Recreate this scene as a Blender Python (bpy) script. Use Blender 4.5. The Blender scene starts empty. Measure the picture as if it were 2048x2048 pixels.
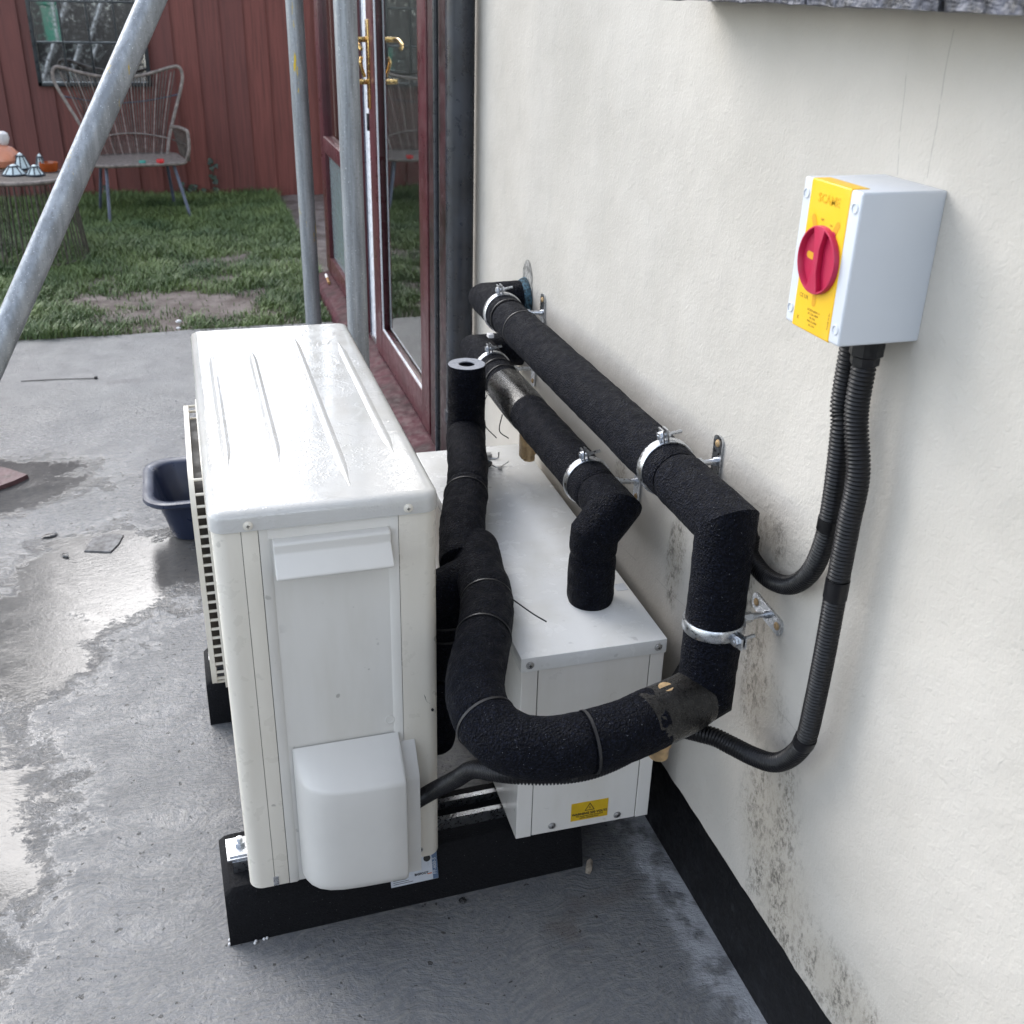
import bpy, bmesh, math, random
import numpy as np
from mathutils import Vector, Matrix, noise
random.seed(7); rng = np.random.default_rng(7)
PI = math.pi
scene = bpy.context.scene
C = scene.collection

# ------------------------------------------------------------------ camera (solved from the photograph)
YAW, PITCH, ROLL, FPX = math.radians(17.594), math.radians(26.2118), math.radians(-1.5838), 2123.34
CAM = Vector((0.073, -1.2851, 1.3752))
fw = Vector((math.sin(YAW)*math.cos(PITCH), math.cos(YAW)*math.cos(PITCH), -math.sin(PITCH)))
rt = Vector((math.cos(YAW), -math.sin(YAW), 0)); dn = fw.cross(rt)
rt, dn = math.cos(ROLL)*rt + math.sin(ROLL)*dn, -math.sin(ROLL)*rt + math.cos(ROLL)*dn
cd = bpy.data.cameras.new('camera'); cam = bpy.data.objects.new('camera', cd); C.objects.link(cam)
M = Matrix((rt, -dn, -fw)).transposed().to_4x4(); M.translation = CAM
cam.matrix_world = M
cd.sensor_width = 36; cd.lens = 36*FPX/2048; cd.clip_start = 0.05; cd.clip_end = 500
cd.dof.use_dof = True; cd.dof.focus_distance = 1.65; cd.dof.aperture_fstop = 10
scene.camera = cam
scene.render.resolution_x = scene.render.resolution_y = 1024

# ------------------------------------------------------------------ sky, sun, exposure
SUN_AZ, SUN_EL = math.radians(-26), math.radians(31)          # azimuth measured from +Y towards +X
w = bpy.data.worlds.new('World'); scene.world = w; w.use_nodes = True
nt = w.node_tree; nt.nodes.clear()
sky = nt.nodes.new('ShaderNodeTexSky'); sky.sky_type = 'NISHITA'; sky.sun_disc = False
sky.sun_elevation = SUN_EL; sky.sun_rotation = SUN_AZ; sky.dust_density = 0.6; sky.air_density = 1.0; sky.ozone_density = 1.0
hs = nt.nodes.new('ShaderNodeHueSaturation'); hs.inputs['Saturation'].default_value = 0.42; hs.inputs['Value'].default_value = 1.0
bgn = nt.nodes.new('ShaderNodeBackground'); bgn.inputs['Strength'].default_value = 0.15
wo = nt.nodes.new('ShaderNodeOutputWorld')
nt.links.new(sky.outputs[0], hs.inputs['Color']); nt.links.new(hs.outputs[0], bgn.inputs[0]); nt.links.new(bgn.outputs[0], wo.inputs[0])
sd = bpy.data.lights.new('sun', 'SUN'); sd.energy = 1.1; sd.angle = math.radians(48); sd.color = (1, .955, .90)
sun = bpy.data.objects.new('sun', sd); C.objects.link(sun)
sdir = Vector((math.sin(SUN_AZ)*math.cos(SUN_EL), math.cos(SUN_AZ)*math.cos(SUN_EL), math.sin(SUN_EL)))
sun.rotation_euler = sdir.to_track_quat('Z', 'Y').to_euler(); sun.location = (-3, 4, 6)
vs = scene.view_settings; vs.view_transform = 'Standard'; vs.look = 'None'; vs.gamma = 1; vs.exposure = 1.98; vs.use_curve_mapping = False

def bp(u, v, **k):
    """photo pixel (2048 grid) -> point on the plane x=, y= or z=, or at depth d="""
    d = rt*((u-1024)/FPX) + dn*((v-1024)/FPX) + fw
    (a, val), = k.items()
    if a == 'd': return CAM + d*val
    i = 'xyz'.index(a); return CAM + d*((val-CAM[i])/d[i])

# ------------------------------------------------------------------ materials
class NB:
    def __init__(s, name):
        s.m = bpy.data.materials.new(name); s.m.use_nodes = True
        s.t = s.m.node_tree; s.p = s.t.nodes['Principled BSDF']
    def n(s, typ, **k):
        x = s.t.nodes.new(typ)
        for a, b in k.items():
            if a.startswith('_'): setattr(x, a[1:], b)
            else:
                key = int(a[1:]) if a[0] == 'i' and a[1:].isdigit() else a.replace('_', ' ')
                s.put(x.inputs[key], b)
        return x
    def put(s, inp, b):
        if isinstance(b, bpy.types.NodeSocket): s.t.links.new(b, inp)
        elif isinstance(b, bpy.types.Node): s.t.links.new(b.outputs[0], inp)
        else: inp.default_value = b
    def set(s, **k):
        for a, b in k.items(): s.put(s.p.inputs[a.replace('_', ' ')], b)
    def math(s, op, a, b=0.0, c=0.0, clamp=False):
        x = s.n('ShaderNodeMath', _operation=op, _use_clamp=clamp, i0=a, i1=b)
        if op in ('MULTIPLY_ADD', 'SMOOTH_MIN', 'COMPARE'): s.put(x.inputs[2], c)
        return x.outputs[0]
    def pos(s): return s.n('ShaderNodeNewGeometry').outputs['Position']
    def obj(s): return s.n('ShaderNodeTexCoord').outputs['Object']
    def map(s, vec, scale=(1, 1, 1), loc=(0, 0, 0), rot=(0, 0, 0)):
        return s.n('ShaderNodeMapping', Vector=vec, Scale=scale, Location=loc, Rotation=rot).outputs[0]
    def noise(s, vec, scale, detail=4, rough=.55, dist=0.0):
        return s.n('ShaderNodeTexNoise', Vector=vec, Scale=scale, Detail=detail, Roughness=rough, Distortion=dist).outputs[0]
    def voro(s, vec, scale, feat='F1', rnd=1.0):
        return s.n('ShaderNodeTexVoronoi', _feature=feat, Vector=vec, Scale=scale, Randomness=rnd).outputs['Distance']
    def ramp(s, f, a, b, va=0.0, vb=1.0):
        return s.n('ShaderNodeMapRange', _interpolation_type='SMOOTHSTEP', Value=f, i1=a, i2=b, i3=va, i4=vb).outputs[0]
    def mix(s, f, a, b):
        x = s.n('ShaderNodeMix', _data_type='RGBA'); s.put(x.inputs[0], f)
        for i, q in ((6, a), (7, b)):
            if isinstance(q, tuple) and len(q) == 3: q = q+(1,)
            s.put(x.inputs[i], q)
        return x.outputs[2]
    def bump(s, h, strength=.3, dist=.01, normal=None):
        x = s.n('ShaderNodeBump', Strength=strength, Distance=dist, Height=h)
        if normal is not None: s.put(x.inputs['Normal'], normal)
        return x.outputs[0]
    def xyz(s, v): return s.n('ShaderNodeSeparateXYZ', Vector=v).outputs
def c4(c): return tuple(c)+(1,)

def mat(name, col, rough=.5, metal=0.0, var=.15, vs_=8, bump=0.0, bs=60, bd=.002, spec=.5, rvar=.1, coat=0):
    b = NB(name); o = b.obj()
    f = b.noise(o, vs_, 5)
    col2 = tuple(max(0, c*(1-var*2)) for c in col)
    b.set(Base_Color=b.mix(b.ramp(f, .3, .7), col2, tuple(c*(1+var*.4) for c in col)), Metallic=metal)
    b.set(Roughness=b.ramp(b.noise(o, vs_*3, 4), .3, .7, max(.02, rough-rvar), min(1, rough+rvar)))
    b.p.inputs['Specular IOR Level'].default_value = spec
    if coat: b.p.inputs['Coat Weight'].default_value = coat; b.p.inputs['Coat Roughness'].default_value = .08
    if bump: b.set(Normal=b.bump(b.noise(o, bs, 4), bump, bd))
    return b.m

MAT = {}
# cream painted sheet metal, wet, with small dirt marks
def paint(name, col, rough, dirt=.5, drops=0.0):
    b = NB(name); o = b.obj()
    spots = b.ramp(b.noise(o, 55, 2, .4), .685, .73)
    patch = b.ramp(b.noise(o, 7, 3), .45, .65)
    d = b.math('MULTIPLY', b.math('MULTIPLY', spots, patch), dirt)
    grime = b.ramp(b.noise(b.map(o, (6, 6, 1.2)), 2, 5, .6), .35, .75)
    base = b.mix(grime, col, tuple(c*.9 for c in (col[0], col[1]*.99, col[2]*.96)))
    b.set(Base_Color=b.mix(d, base, (.06, .055, .05)))
    b.set(Roughness=b.ramp(b.noise(o, 30, 4), .3, .7, rough-.08, rough+.1))
    h = b.noise(o, 350, 2)
    nrm = b.bump(h, .04, .001)
    if drops:
        film = b.ramp(b.noise(o, 9, 4, .6, .8), .5, .56)
        v = b.ramp(b.voro(o, 170), .12, .42, 1, 0)
        rip = b.math('ADD', b.math('MULTIPLY', film, .6), b.math('MULTIPLY', v, b.ramp(b.noise(o, 5, 3), .42, .6)))
        nrm = b.bump(rip, drops, .0012, nrm)
    b.set(Normal=nrm)
    return b.m
MAT['cream'] = paint('cream_paint', (.68, .645, .575), .33)
MAT['panel'] = paint('grey_white_panel', (.65, .635, .60), .4)
MAT['lid'] = paint('wet_lid_paint', (.50, .495, .48), .10, .15, .2)
MAT['boxpaint'] = paint('box_paint', (.72, .70, .665), .35)
MAT['boxlid'] = paint('wet_box_lid_paint', (.72, .722, .71), .2, .25, .2)
MAT['plastic'] = mat('cream_plastic', (.60, .588, .56), .42, var=.04, vs_=5)
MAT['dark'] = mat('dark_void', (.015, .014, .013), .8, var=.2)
MAT['shroud'] = mat('shaded_brown_shroud', (.05, .042, .036), .6, var=.2)  # dark brown: shade inside the fan guard put into the colour
MAT['core'] = mat('casing_core', (.16, .15, .135), .6, var=.2)
MAT['zinc'] = mat('galvanised_zinc', (.60, .62, .65), .32, 1.0, .1, 60, .15, 200, .001)
MAT['screw'] = mat('screw_metal', (.55, .55, .55), .35, 1.0, .1, 80)
MAT['brass'] = mat('brass', (.62, .42, .17), .22, 1.0, .15, 40)
MAT['valve'] = mat('dull_brass', (.52, .36, .19), .5, .35, .2, 60)
MAT['rubtie'] = mat('black_nylon', (.010, .010, .012), .5, var=.1)
MAT['greytie'] = mat('pale_tie_glint', (.25, .27, .3), .2, var=.1)
MAT['abs'] = mat('isolator_grey', (.57, .60, .645), .38, var=.02, vs_=6, bump=.05, bs=500, bd=.0005)
MAT['yellow'] = mat('isolator_yellow', (.78, .46, .012), .4, var=.03, vs_=10, bump=.05, bs=500, bd=.0005)
MAT['red'] = mat('isolator_red', (.43, .010, .058), .42, var=.04, vs_=10)
MAT['label'] = mat('yellow_sticker', (.62, .40, .015), .4, var=.08, vs_=30)
MAT['white'] = mat('white_upvc', (.72, .74, .78), .3, var=.04)
MAT['ink'] = mat('black_ink', (.02, .02, .02), .6, var=.05)
MAT['inkfaint'] = mat('faint_ink', (.28, .17, .02), .6, var=.05)
MAT['emboss'] = mat('yellow_emboss', (.66, .37, .01), .45, var=.03)
MAT['paper'] = mat('white_label', (.55, .58, .63), .35, var=.05, vs_=30)
MAT['blueink'] = mat('blue_label_ink', (.10, .15, .24), .4, var=.05)
MAT['orange'] = mat('orange_ink', (.6, .13, .02), .5, var=.05)
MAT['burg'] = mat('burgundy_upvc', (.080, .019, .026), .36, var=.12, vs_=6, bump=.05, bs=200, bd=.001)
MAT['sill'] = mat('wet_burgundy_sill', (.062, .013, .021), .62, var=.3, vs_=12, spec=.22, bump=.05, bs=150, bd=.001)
MAT['burgdark'] = mat('burgundy_upvc_shaded_weathered', (.040, .014, .018), .4, var=.35, vs_=9, bump=.05, bs=150, bd=.001)  # darker base holds the jamb's shade; mottled for dirt
MAT['pipeblk'] = mat('grey_black_plastic_pipe', (.022, .026, .036), .36, var=.25, vs_=14, rvar=.12, bump=.04, bs=90)
MAT['conduit'] = mat('black_conduit', (.005, .005, .007), .42, spec=.35, var=.3, vs_=50, rvar=.12)
MAT['tub'] = mat('navy_plastic', (.017, .025, .055), .36, var=.1, vs_=8)
MAT['tape'] = mat('shiny_black_tape', (.016, .015, .014), .30, var=.3, vs_=90, bump=.5, bs=260, bd=.0015)
MAT['cane'] = mat('grey_rattan', (.22, .185, .165), .55, var=.25, vs_=40, bump=.3, bs=150)
MAT['cane2'] = mat('brown_rattan', (.075, .06, .05), .6, var=.3, vs_=40, bump=.3, bs=150)
MAT['leg'] = mat('blue_grey_steel', (.09, .105, .15), .35, .3, .15, 20)
MAT['peach'] = mat('peach_ceramic', (.62, .25, .15), .35, var=.12, vs_=14)
MAT['shell'] = mat('white_frosted', (.62, .60, .60), .45, var=.08)
MAT['lampwhite'] = mat('milky_panel', (.60, .70, .72), .3, var=.08, vs_=40)
MAT['lampframe'] = mat('dark_lamp_frame', (.02, .03, .045), .4)
MAT['redlid'] = mat('red_plastic', (.55, .02, .025), .35)
MAT['teal'] = mat('teal_plastic', (.05, .30, .25), .4)
MAT['clay'] = mat('dark_red_tile', (.11, .055, .06), .55, var=.25, vs_=25, bump=.3, bs=80)
MAT['stone'] = mat('grey_stone', (.13, .13, .135), .5, var=.4, vs_=60, bump=.6, bs=120)
MAT['wetstone'] = mat('wet_dark_stone', (.04, .04, .042), .3, var=.4, vs_=60, bump=.6, bs=120)
MAT['slate'] = mat('blue_grey_slate', (.085, .09, .115), .55, var=.45, vs_=70, bump=1.0, bs=110, bd=.006)
MAT['frame'] = mat('black_frame', (.02, .025, .03), .35)
MAT['bin'] = mat('green_bin', (.01, .10, .07), .4)
MAT['roof'] = mat('roof_slates', (.07, .07, .08), .6, var=.3, vs_=6)
MAT['brick'] = mat('house_render_grey', (.22, .20, .18), .8, var=.2, vs_=3)
MAT['woodchip'] = mat('pale_wood_chip', (.55, .47, .38), .7, var=.3, vs_=60)
MAT['ivy'] = mat('ivy_leaf', (.03, .055, .035), .35, var=.4, vs_=30)
MAT['poly'] = mat('white_polystyrene', (.75, .75, .76), .7, var=.05)
MAT['tan'] = mat('tan_filter', (.45, .25, .10), .8, var=.2)
MAT['foamcut'] = mat('grey_cut_foam', (.30, .31, .34), .85, var=.12, vs_=150, bump=.6, bs=500, bd=.002)
MAT['bluefoam'] = mat('blue_sealant', (.04, .10, .14), .8, var=.5, vs_=200, bump=1, bs=250, bd=.004)
MAT['mortar'] = mat('grey_mortar', (.34, .33, .31), .9, var=.3, vs_=60, bump=1, bs=150, bd=.004)

b = NB('foam_insulation'); o = b.obj()
g1 = b.noise(o, 270, 4, .72); g2 = b.noise(o, 60, 3); vv = b.voro(o, 330)
wsp = b.ramp(b.noise(o, 480, 1), .735, .775)
b.set(Base_Color=b.mix(b.math('MULTIPLY', wsp, .8), b.mix(b.ramp(g1, .46, .66), (.0010, .0016, .0050), (.0095, .0120, .0240)), (.22, .23, .25)), Roughness=b.ramp(g2, .3, .7, .55, .78))
b.p.inputs['Specular IOR Level'].default_value = .14
b.set(Normal=b.bump(b.math('ADD', g1, b.math('MULTIPLY', vv, .8)), 1.0, .0062, b.bump(g2, .35, .004)))
MAT['foam'] = b.m
b = NB('recycled_rubber'); o = b.obj()
g1 = b.noise(o, 260, 4, .7); spk = b.ramp(b.noise(o, 420, 1), .74, .8)
b.set(Base_Color=b.mix(spk, b.mix(b.ramp(g1, .35, .7), (.0018, .002, .0034), (.006, .0063, .0085)), (.12, .12, .12)), Roughness=.75)
b.p.inputs['Specular IOR Level'].default_value = .25
b.set(Normal=b.bump(g1, .9, .003)); MAT['rubber'] = b.m

# scaffold tube: dull galvanised steel with paint and rust traces
def tubemat(name, yellow):
    b = NB(name); o = b.obj()
    st = b.noise(b.map(o, (40, 40, 3)), 1.5, 5, .65); sp = b.noise(o, 160, 4, .7)
    col = b.mix(b.ramp(st, .35, .65), (.19, .205, .225), (.30, .32, .345))
    col = b.mix(b.math('MULTIPLY', b.ramp(sp, .55, .7), .35), col, (.16, .145, .13))
    col = b.mix(b.math('MULTIPLY', b.ramp(b.noise(o, 300, 2), .66, .72), .7), col, (.62, .64, .66))
    if yellow:
        ym = b.math('MULTIPLY', b.ramp(b.noise(b.map(o, (34, 34, 5)), 1.6, 4, .7), .6, .66), b.ramp(b.noise(o, 3.1, 2), .5, .6))
        col = b.mix(ym, col, (.5, .35, .02))
    b.set(Base_Color=col, Metallic=.55, Roughness=b.ramp(sp, .3, .7, .34, .6))
    b.set(Normal=b.bump(sp, .25, .001)); return b.m
MAT['scaff'] = tubemat('scaffold_steel', True); MAT['galv'] = tubemat('galvanised_tube', False)

# stained fence boards: red brown, tone differs board by board
b = NB('red_brown_fence_stain'); o = b.obj()
rnd = b.n('ShaderNodeObjectInfo').outputs['Random']
ov = b.n('ShaderNodeVectorMath', _operation='ADD', i0=o, i1=b.n('ShaderNodeCombineXYZ', X=b.math('MULTIPLY', rnd, 9), Y=b.math('MULTIPLY', rnd, 17), Z=b.math('MULTIPLY', rnd, 5)).outputs[0]).outputs[0]
gr = b.noise(b.map(ov, (60, 60, 2.2)), 1.2, 6, .6, .4); kn = b.ramp(b.noise(b.map(ov, (9, 9, 3)), 1, 2), .68, .76)
base = b.mix(b.ramp(gr, .3, .7), (.112, .030, .024), (.182, .050, .040))
base = b.mix(b.ramp(rnd, 0, 1, 0, .45), base, (.075, .026, .026))
base = b.mix(b.math('MULTIPLY', kn, .6), base, (.03, .012, .01))
b.set(Base_Color=base, Roughness=.62, Normal=b.bump(gr, .3, .003)); MAT['fence'] = b.m

# rendered wall
b = NB('cream_stucco'); P = b.pos(); X, Y, Z = b.xyz(P)
fine = b.noise(P, 230, 4, .6); mid = b.noise(P, 110, 4, .55, .8); lump = b.noise(P, 4, 3); dots = b.ramp(b.voro(P, 60), .05, .3, 1, 0)
h = b.math('ADD', b.math('MULTIPLY', fine, .6), b.math('ADD', mid, b.math('MULTIPLY', dots, .16)))
col = b.mix(b.ramp(lump, .3, .7), (.445, .420, .380), (.500, .473, .432))
def blob(cy, cz, ry, rz):
    a = b.math('DIVIDE', b.math('SUBTRACT', Y, cy), ry); c = b.math('DIVIDE', b.math('SUBTRACT', Z, cz), rz)
    return b.math('SUBTRACT', 1.0, b.math('SQRT', b.math('ADD', b.math('MULTIPLY', a, a), b.math('MULTIPLY', c, c))), clamp=True)
reg = None
for q in ((-.30, .33, .10, .19), (-.36, .24, .13, .14), (-.20, .62, .055, .16), (-.23, .50, .09, .09), (-.50, .23, .22, .08), (.06, .56, .045, .11), (-.19, .73, .07, .05), (.30,.60,.04,.05)):
    e = blob(*q); reg = e if reg is None else b.math('MAXIMUM', reg, e)
speck = b.ramp(b.noise(b.map(P, (1, 1, .7)), 110, 6, .8), .44, .62)
patchy = b.ramp(b.noise(b.map(P, (1, 1, .35)), 17, 5, .7), .36, .62)
stain = b.math('MULTIPLY', b.math('MULTIPLY', b.ramp(reg, .02, .5), speck), patchy)
col = b.mix(b.math('MULTIPLY', b.ramp(reg, .05, .8), .55), col, (.36, .325, .27))
col = b.mix(b.math('MULTIPLY', stain, .9), col, (.07, .065, .055))
scuff = b.math('MULTIPLY', b.ramp(b.noise(b.map(P, (1, 9, 30)), 3, 4, .7), .70, .76), b.ramp(Z, .9, .4))
col = b.mix(b.math('MULTIPLY', scuff, .35), col, (.2, .19, .18))
iso = b.ramp(b.noise(P, 90, 2), .80, .83)
col = b.mix(b.math('MULTIPLY', iso, .7), col, (.2, .19, .17))
def line(y0, z0, y1, z1, wd, gap):
    L = math.hypot(y1-y0, z1-z0); uy, uz = (y1-y0)/L, (z1-z0)/L
    a = b.math('SUBTRACT', Y, y0); c = b.math('SUBTRACT', Z, z0)
    wob = b.math('MULTIPLY', b.math('SUBTRACT', b.noise(P, 12, 3), .5), .012)
    dist = b.math('ABSOLUTE', b.math('ADD', wob, b.math('SUBTRACT', b.math('MULTIPLY', a, uz), b.math('MULTIPLY', c, uy))))
    t = b.math('ADD', b.math('MULTIPLY', a, uy), b.math('MULTIPLY', c, uz))
    on = b.math('MULTIPLY', b.math('GREATER_THAN', t, 0), b.math('LESS_THAN', t, L))
    return b.math('MULTIPLY', b.math('MULTIPLY', b.ramp(dist, 0, wd, 1, 0), on), b.ramp(b.noise(P, 40, 2), gap, gap+.1))
for q in ((-.3132, 1.336, -.3284, 1.215, .0011, .4), (-.376, 1.352, -.375, 1.22, .0013, .34), (.60, .715, -.22, .765, .0011, .42), (-.10, .52, -.36, .51, .001, .42), (.35, .47, -.15, .52, .001, .42), (.10, .86, -.02, .80, .0011, .5), (-.02,.80,-.07,.83,.001,.4)):
    col = b.mix(b.math('MULTIPLY', line(*q), .55), col, (.25, .24, .22))
b.set(Base_Color=col, Roughness=.82, Normal=b.bump(h, .45, .0024, b.bump(lump, .35, .03, b.bump(b.noise(P, 17, 3), .2, .006))))
b.p.inputs['Specular IOR Level'].default_value = .25
MAT['stucco'] = b.m
b = NB('bitumen_plinth'); P = b.pos()
b.set(Base_Color=b.mix(b.ramp(b.noise(P, 14, 5, .7), .62, .78), (.003, .003, .004), (.03, .03, .032)), Roughness=b.ramp(b.noise(P, 40, 4), .3, .7, .35, .65), Normal=b.bump(b.noise(P, 35, 5, .6), .4, .004))
b.p.inputs['Specular IOR Level'].default_value = .3
MAT['bitumen'] = b.m

# wet brushed concrete
b = NB('wet_brushed_concrete'); P = b.pos(); X, Y, Z = b.xyz(P)
warp = b.n('ShaderNodeTexNoise', Vector=P, Scale=3.0, Detail=3).outputs['Color']
wv = b.n('ShaderNodeVectorMath', _operation='MULTIPLY_ADD', i0=warp, i1=(.34, .30, 0), i2=P).outputs[0]
brush = b.math('ADD', b.math('MULTIPLY', b.noise(b.map(wv, (24, 95, 1), rot=(0, 0, .1)), 1.6, 6, .68), .62), b.math('MULTIPLY', b.noise(P, 75, 5, .65), .38))
grain = b.noise(P, 150, 4, .6); big = b.noise(P, 1.7, 4, .6)
pits = b.ramp(b.noise(P, 60, 3, .55), .655, .715)
# standing water follows low spots of the slab
def pud(cx, cy, rx, ry):
    a = b.math('DIVIDE', b.math('SUBTRACT', X, cx), rx); c = b.math('DIVIDE', b.math('SUBTRACT', Y, cy), ry)
    return b.math('SUBTRACT', 1.0, b.math('SQRT', b.math('ADD', b.math('MULTIPLY', a, a), b.math('MULTIPLY', c, c))))
low = None
for q in ((-.55, 1.93, .40, .27), (-.20, 1.28, .34, .34), (-.45, 1.0, .36, .36), (-.55, .35, .36, .55), (-.25,-.35,.25,.2)):
    e = pud(*q); low = e if low is None else b.math('MAXIMUM', low, e)
edge = b.math('ADD', low, b.math('MULTIPLY', b.math('SUBTRACT', b.noise(P, 7.5, 6, .7), .5), 1.25))
edge = b.math('ADD', edge, b.math('MULTIPLY', b.math('SUBTRACT', brush, .5), .55))
water = b.ramp(edge, .0, .40)
damp = b.ramp(Y, 3.2, 1.6)
dry = (.235, .235, .235); wet = (.108, .112, .120)  # wet base tinted bluish: sky sheen put into the colour
col = b.mix(b.ramp(big, .3, .7), wet, tuple(c*1.35 for c in wet))
col = b.mix(b.math('MULTIPLY', b.ramp(brush, .40, .62), .75), col, (.20, .195, .188))
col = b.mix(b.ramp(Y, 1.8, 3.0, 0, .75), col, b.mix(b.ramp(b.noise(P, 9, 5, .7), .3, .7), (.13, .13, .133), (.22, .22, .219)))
col = b.mix(b.math('MULTIPLY', b.ramp(b.noise(b.map(P, (1, 2.5, 1)), 34, 4, .7), .60, .68), .5), col, (.07, .068, .065))
col = b.mix(b.math('MULTIPLY', pits, .8), col, (.035, .033, .03))
brown_patch = b.math('MULTIPLY', b.ramp(b.noise(P, 5, 4), .58, .72), b.ramp(X, .2, .6))  # brownish patches, stronger towards the wall
col = b.mix(b.math('MULTIPLY', brown_patch, .4), col, (.10, .075, .06))
pale = b.math('MULTIPLY', b.ramp(b.math('ADD', X, b.math('MULTIPLY', b.noise(P, 14, 4, .7), .06)), .735, .77), b.ramp(b.noise(P, 25, 4), .35, .6))
col = b.mix(b.math('MULTIPLY', pale, .8), col, (.42, .43, .45))
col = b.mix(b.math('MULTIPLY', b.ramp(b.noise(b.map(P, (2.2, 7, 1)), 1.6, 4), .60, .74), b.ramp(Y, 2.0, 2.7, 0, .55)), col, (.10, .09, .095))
col = b.mix(b.math('MULTIPLY', water, .6), col, (.052, .047, .042))
b.set(Base_Color=col)
rg = b.math('ADD', b.ramp(brush, .40, .60, .10, .24), b.ramp(Y, 1.9, 3.0, 0, .22))
b.set(Roughness=b.n('ShaderNodeMix', _data_type='FLOAT', i0=water, i2=rg, i3=.05).outputs[0])
drip = b.ramp(b.voro(P, 36), .03, .12, 1, 0)
hgt = b.math('ADD', b.math('MULTIPLY', brush, 1.25), b.math('ADD', b.math('MULTIPLY', grain, .25), b.math('MULTIPLY', pits, -.4)))
hgt = b.math('ADD', hgt, b.math('MULTIPLY', b.noise(P, 33, 5, .65, 1.2), .5))
hgt = b.math('MULTIPLY', hgt, b.ramp(water, 0, 1, 1, .14))
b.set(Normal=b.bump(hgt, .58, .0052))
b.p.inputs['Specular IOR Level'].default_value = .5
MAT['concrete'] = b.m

b = NB('trodden_soil'); P = b.pos()
b.set(Base_Color=b.mix(b.ramp(b.noise(P, 7, 5, .6), .35, .65), (.085, .062, .052), (.20, .165, .15)), Roughness=.8, Normal=b.bump(b.noise(P, 60, 5, .7), .9, .012)); MAT['soil'] = b.m
b = NB('grass_blades'); hi = b.n('ShaderNodeAttribute', _attribute_name='tone').outputs['Fac']
b.set(Base_Color=b.mix(hi, (.026, .070, .024), (.20, .265, .088)), Roughness=.5); MAT['grass'] = b.m
b = NB('far_ground'); b.set(Base_Color=(.07, .09, .05, 1), Roughness=.9); MAT['far'] = b.m
b = NB('door_glass'); b.set(Base_Color=(.9, .95, .93, 1), Roughness=0.0, IOR=1.5); b.p.inputs['Transmission Weight'].default_value = 1; MAT['glass'] = b.m
b = NB('obscure_glass'); o = b.obj()
b.set(Base_Color=(.16, .20, .21, 1), Roughness=.22, Normal=b.bump(b.noise(b.map(o, (1, 5, 16), rot=(.35, 0, 0)), 2.2, 3, .5, 1.4), .6, .01)); MAT['obscure'] = b.m
b = NB('garden_mirror'); o = b.obj(); b.set(Base_Color=(.62, .65, .66, 1), Metallic=1.0, Roughness=b.ramp(b.noise(o, 40, 4, .7), .45, .75, .02, .16)); MAT['mirror'] = b.m
b = NB('amber_glass'); b.set(Base_Color=(.45, .10, .02, 1), Roughness=.1); b.p.inputs['Transmission Weight'].default_value = .35; MAT['amber'] = b.m

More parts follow.
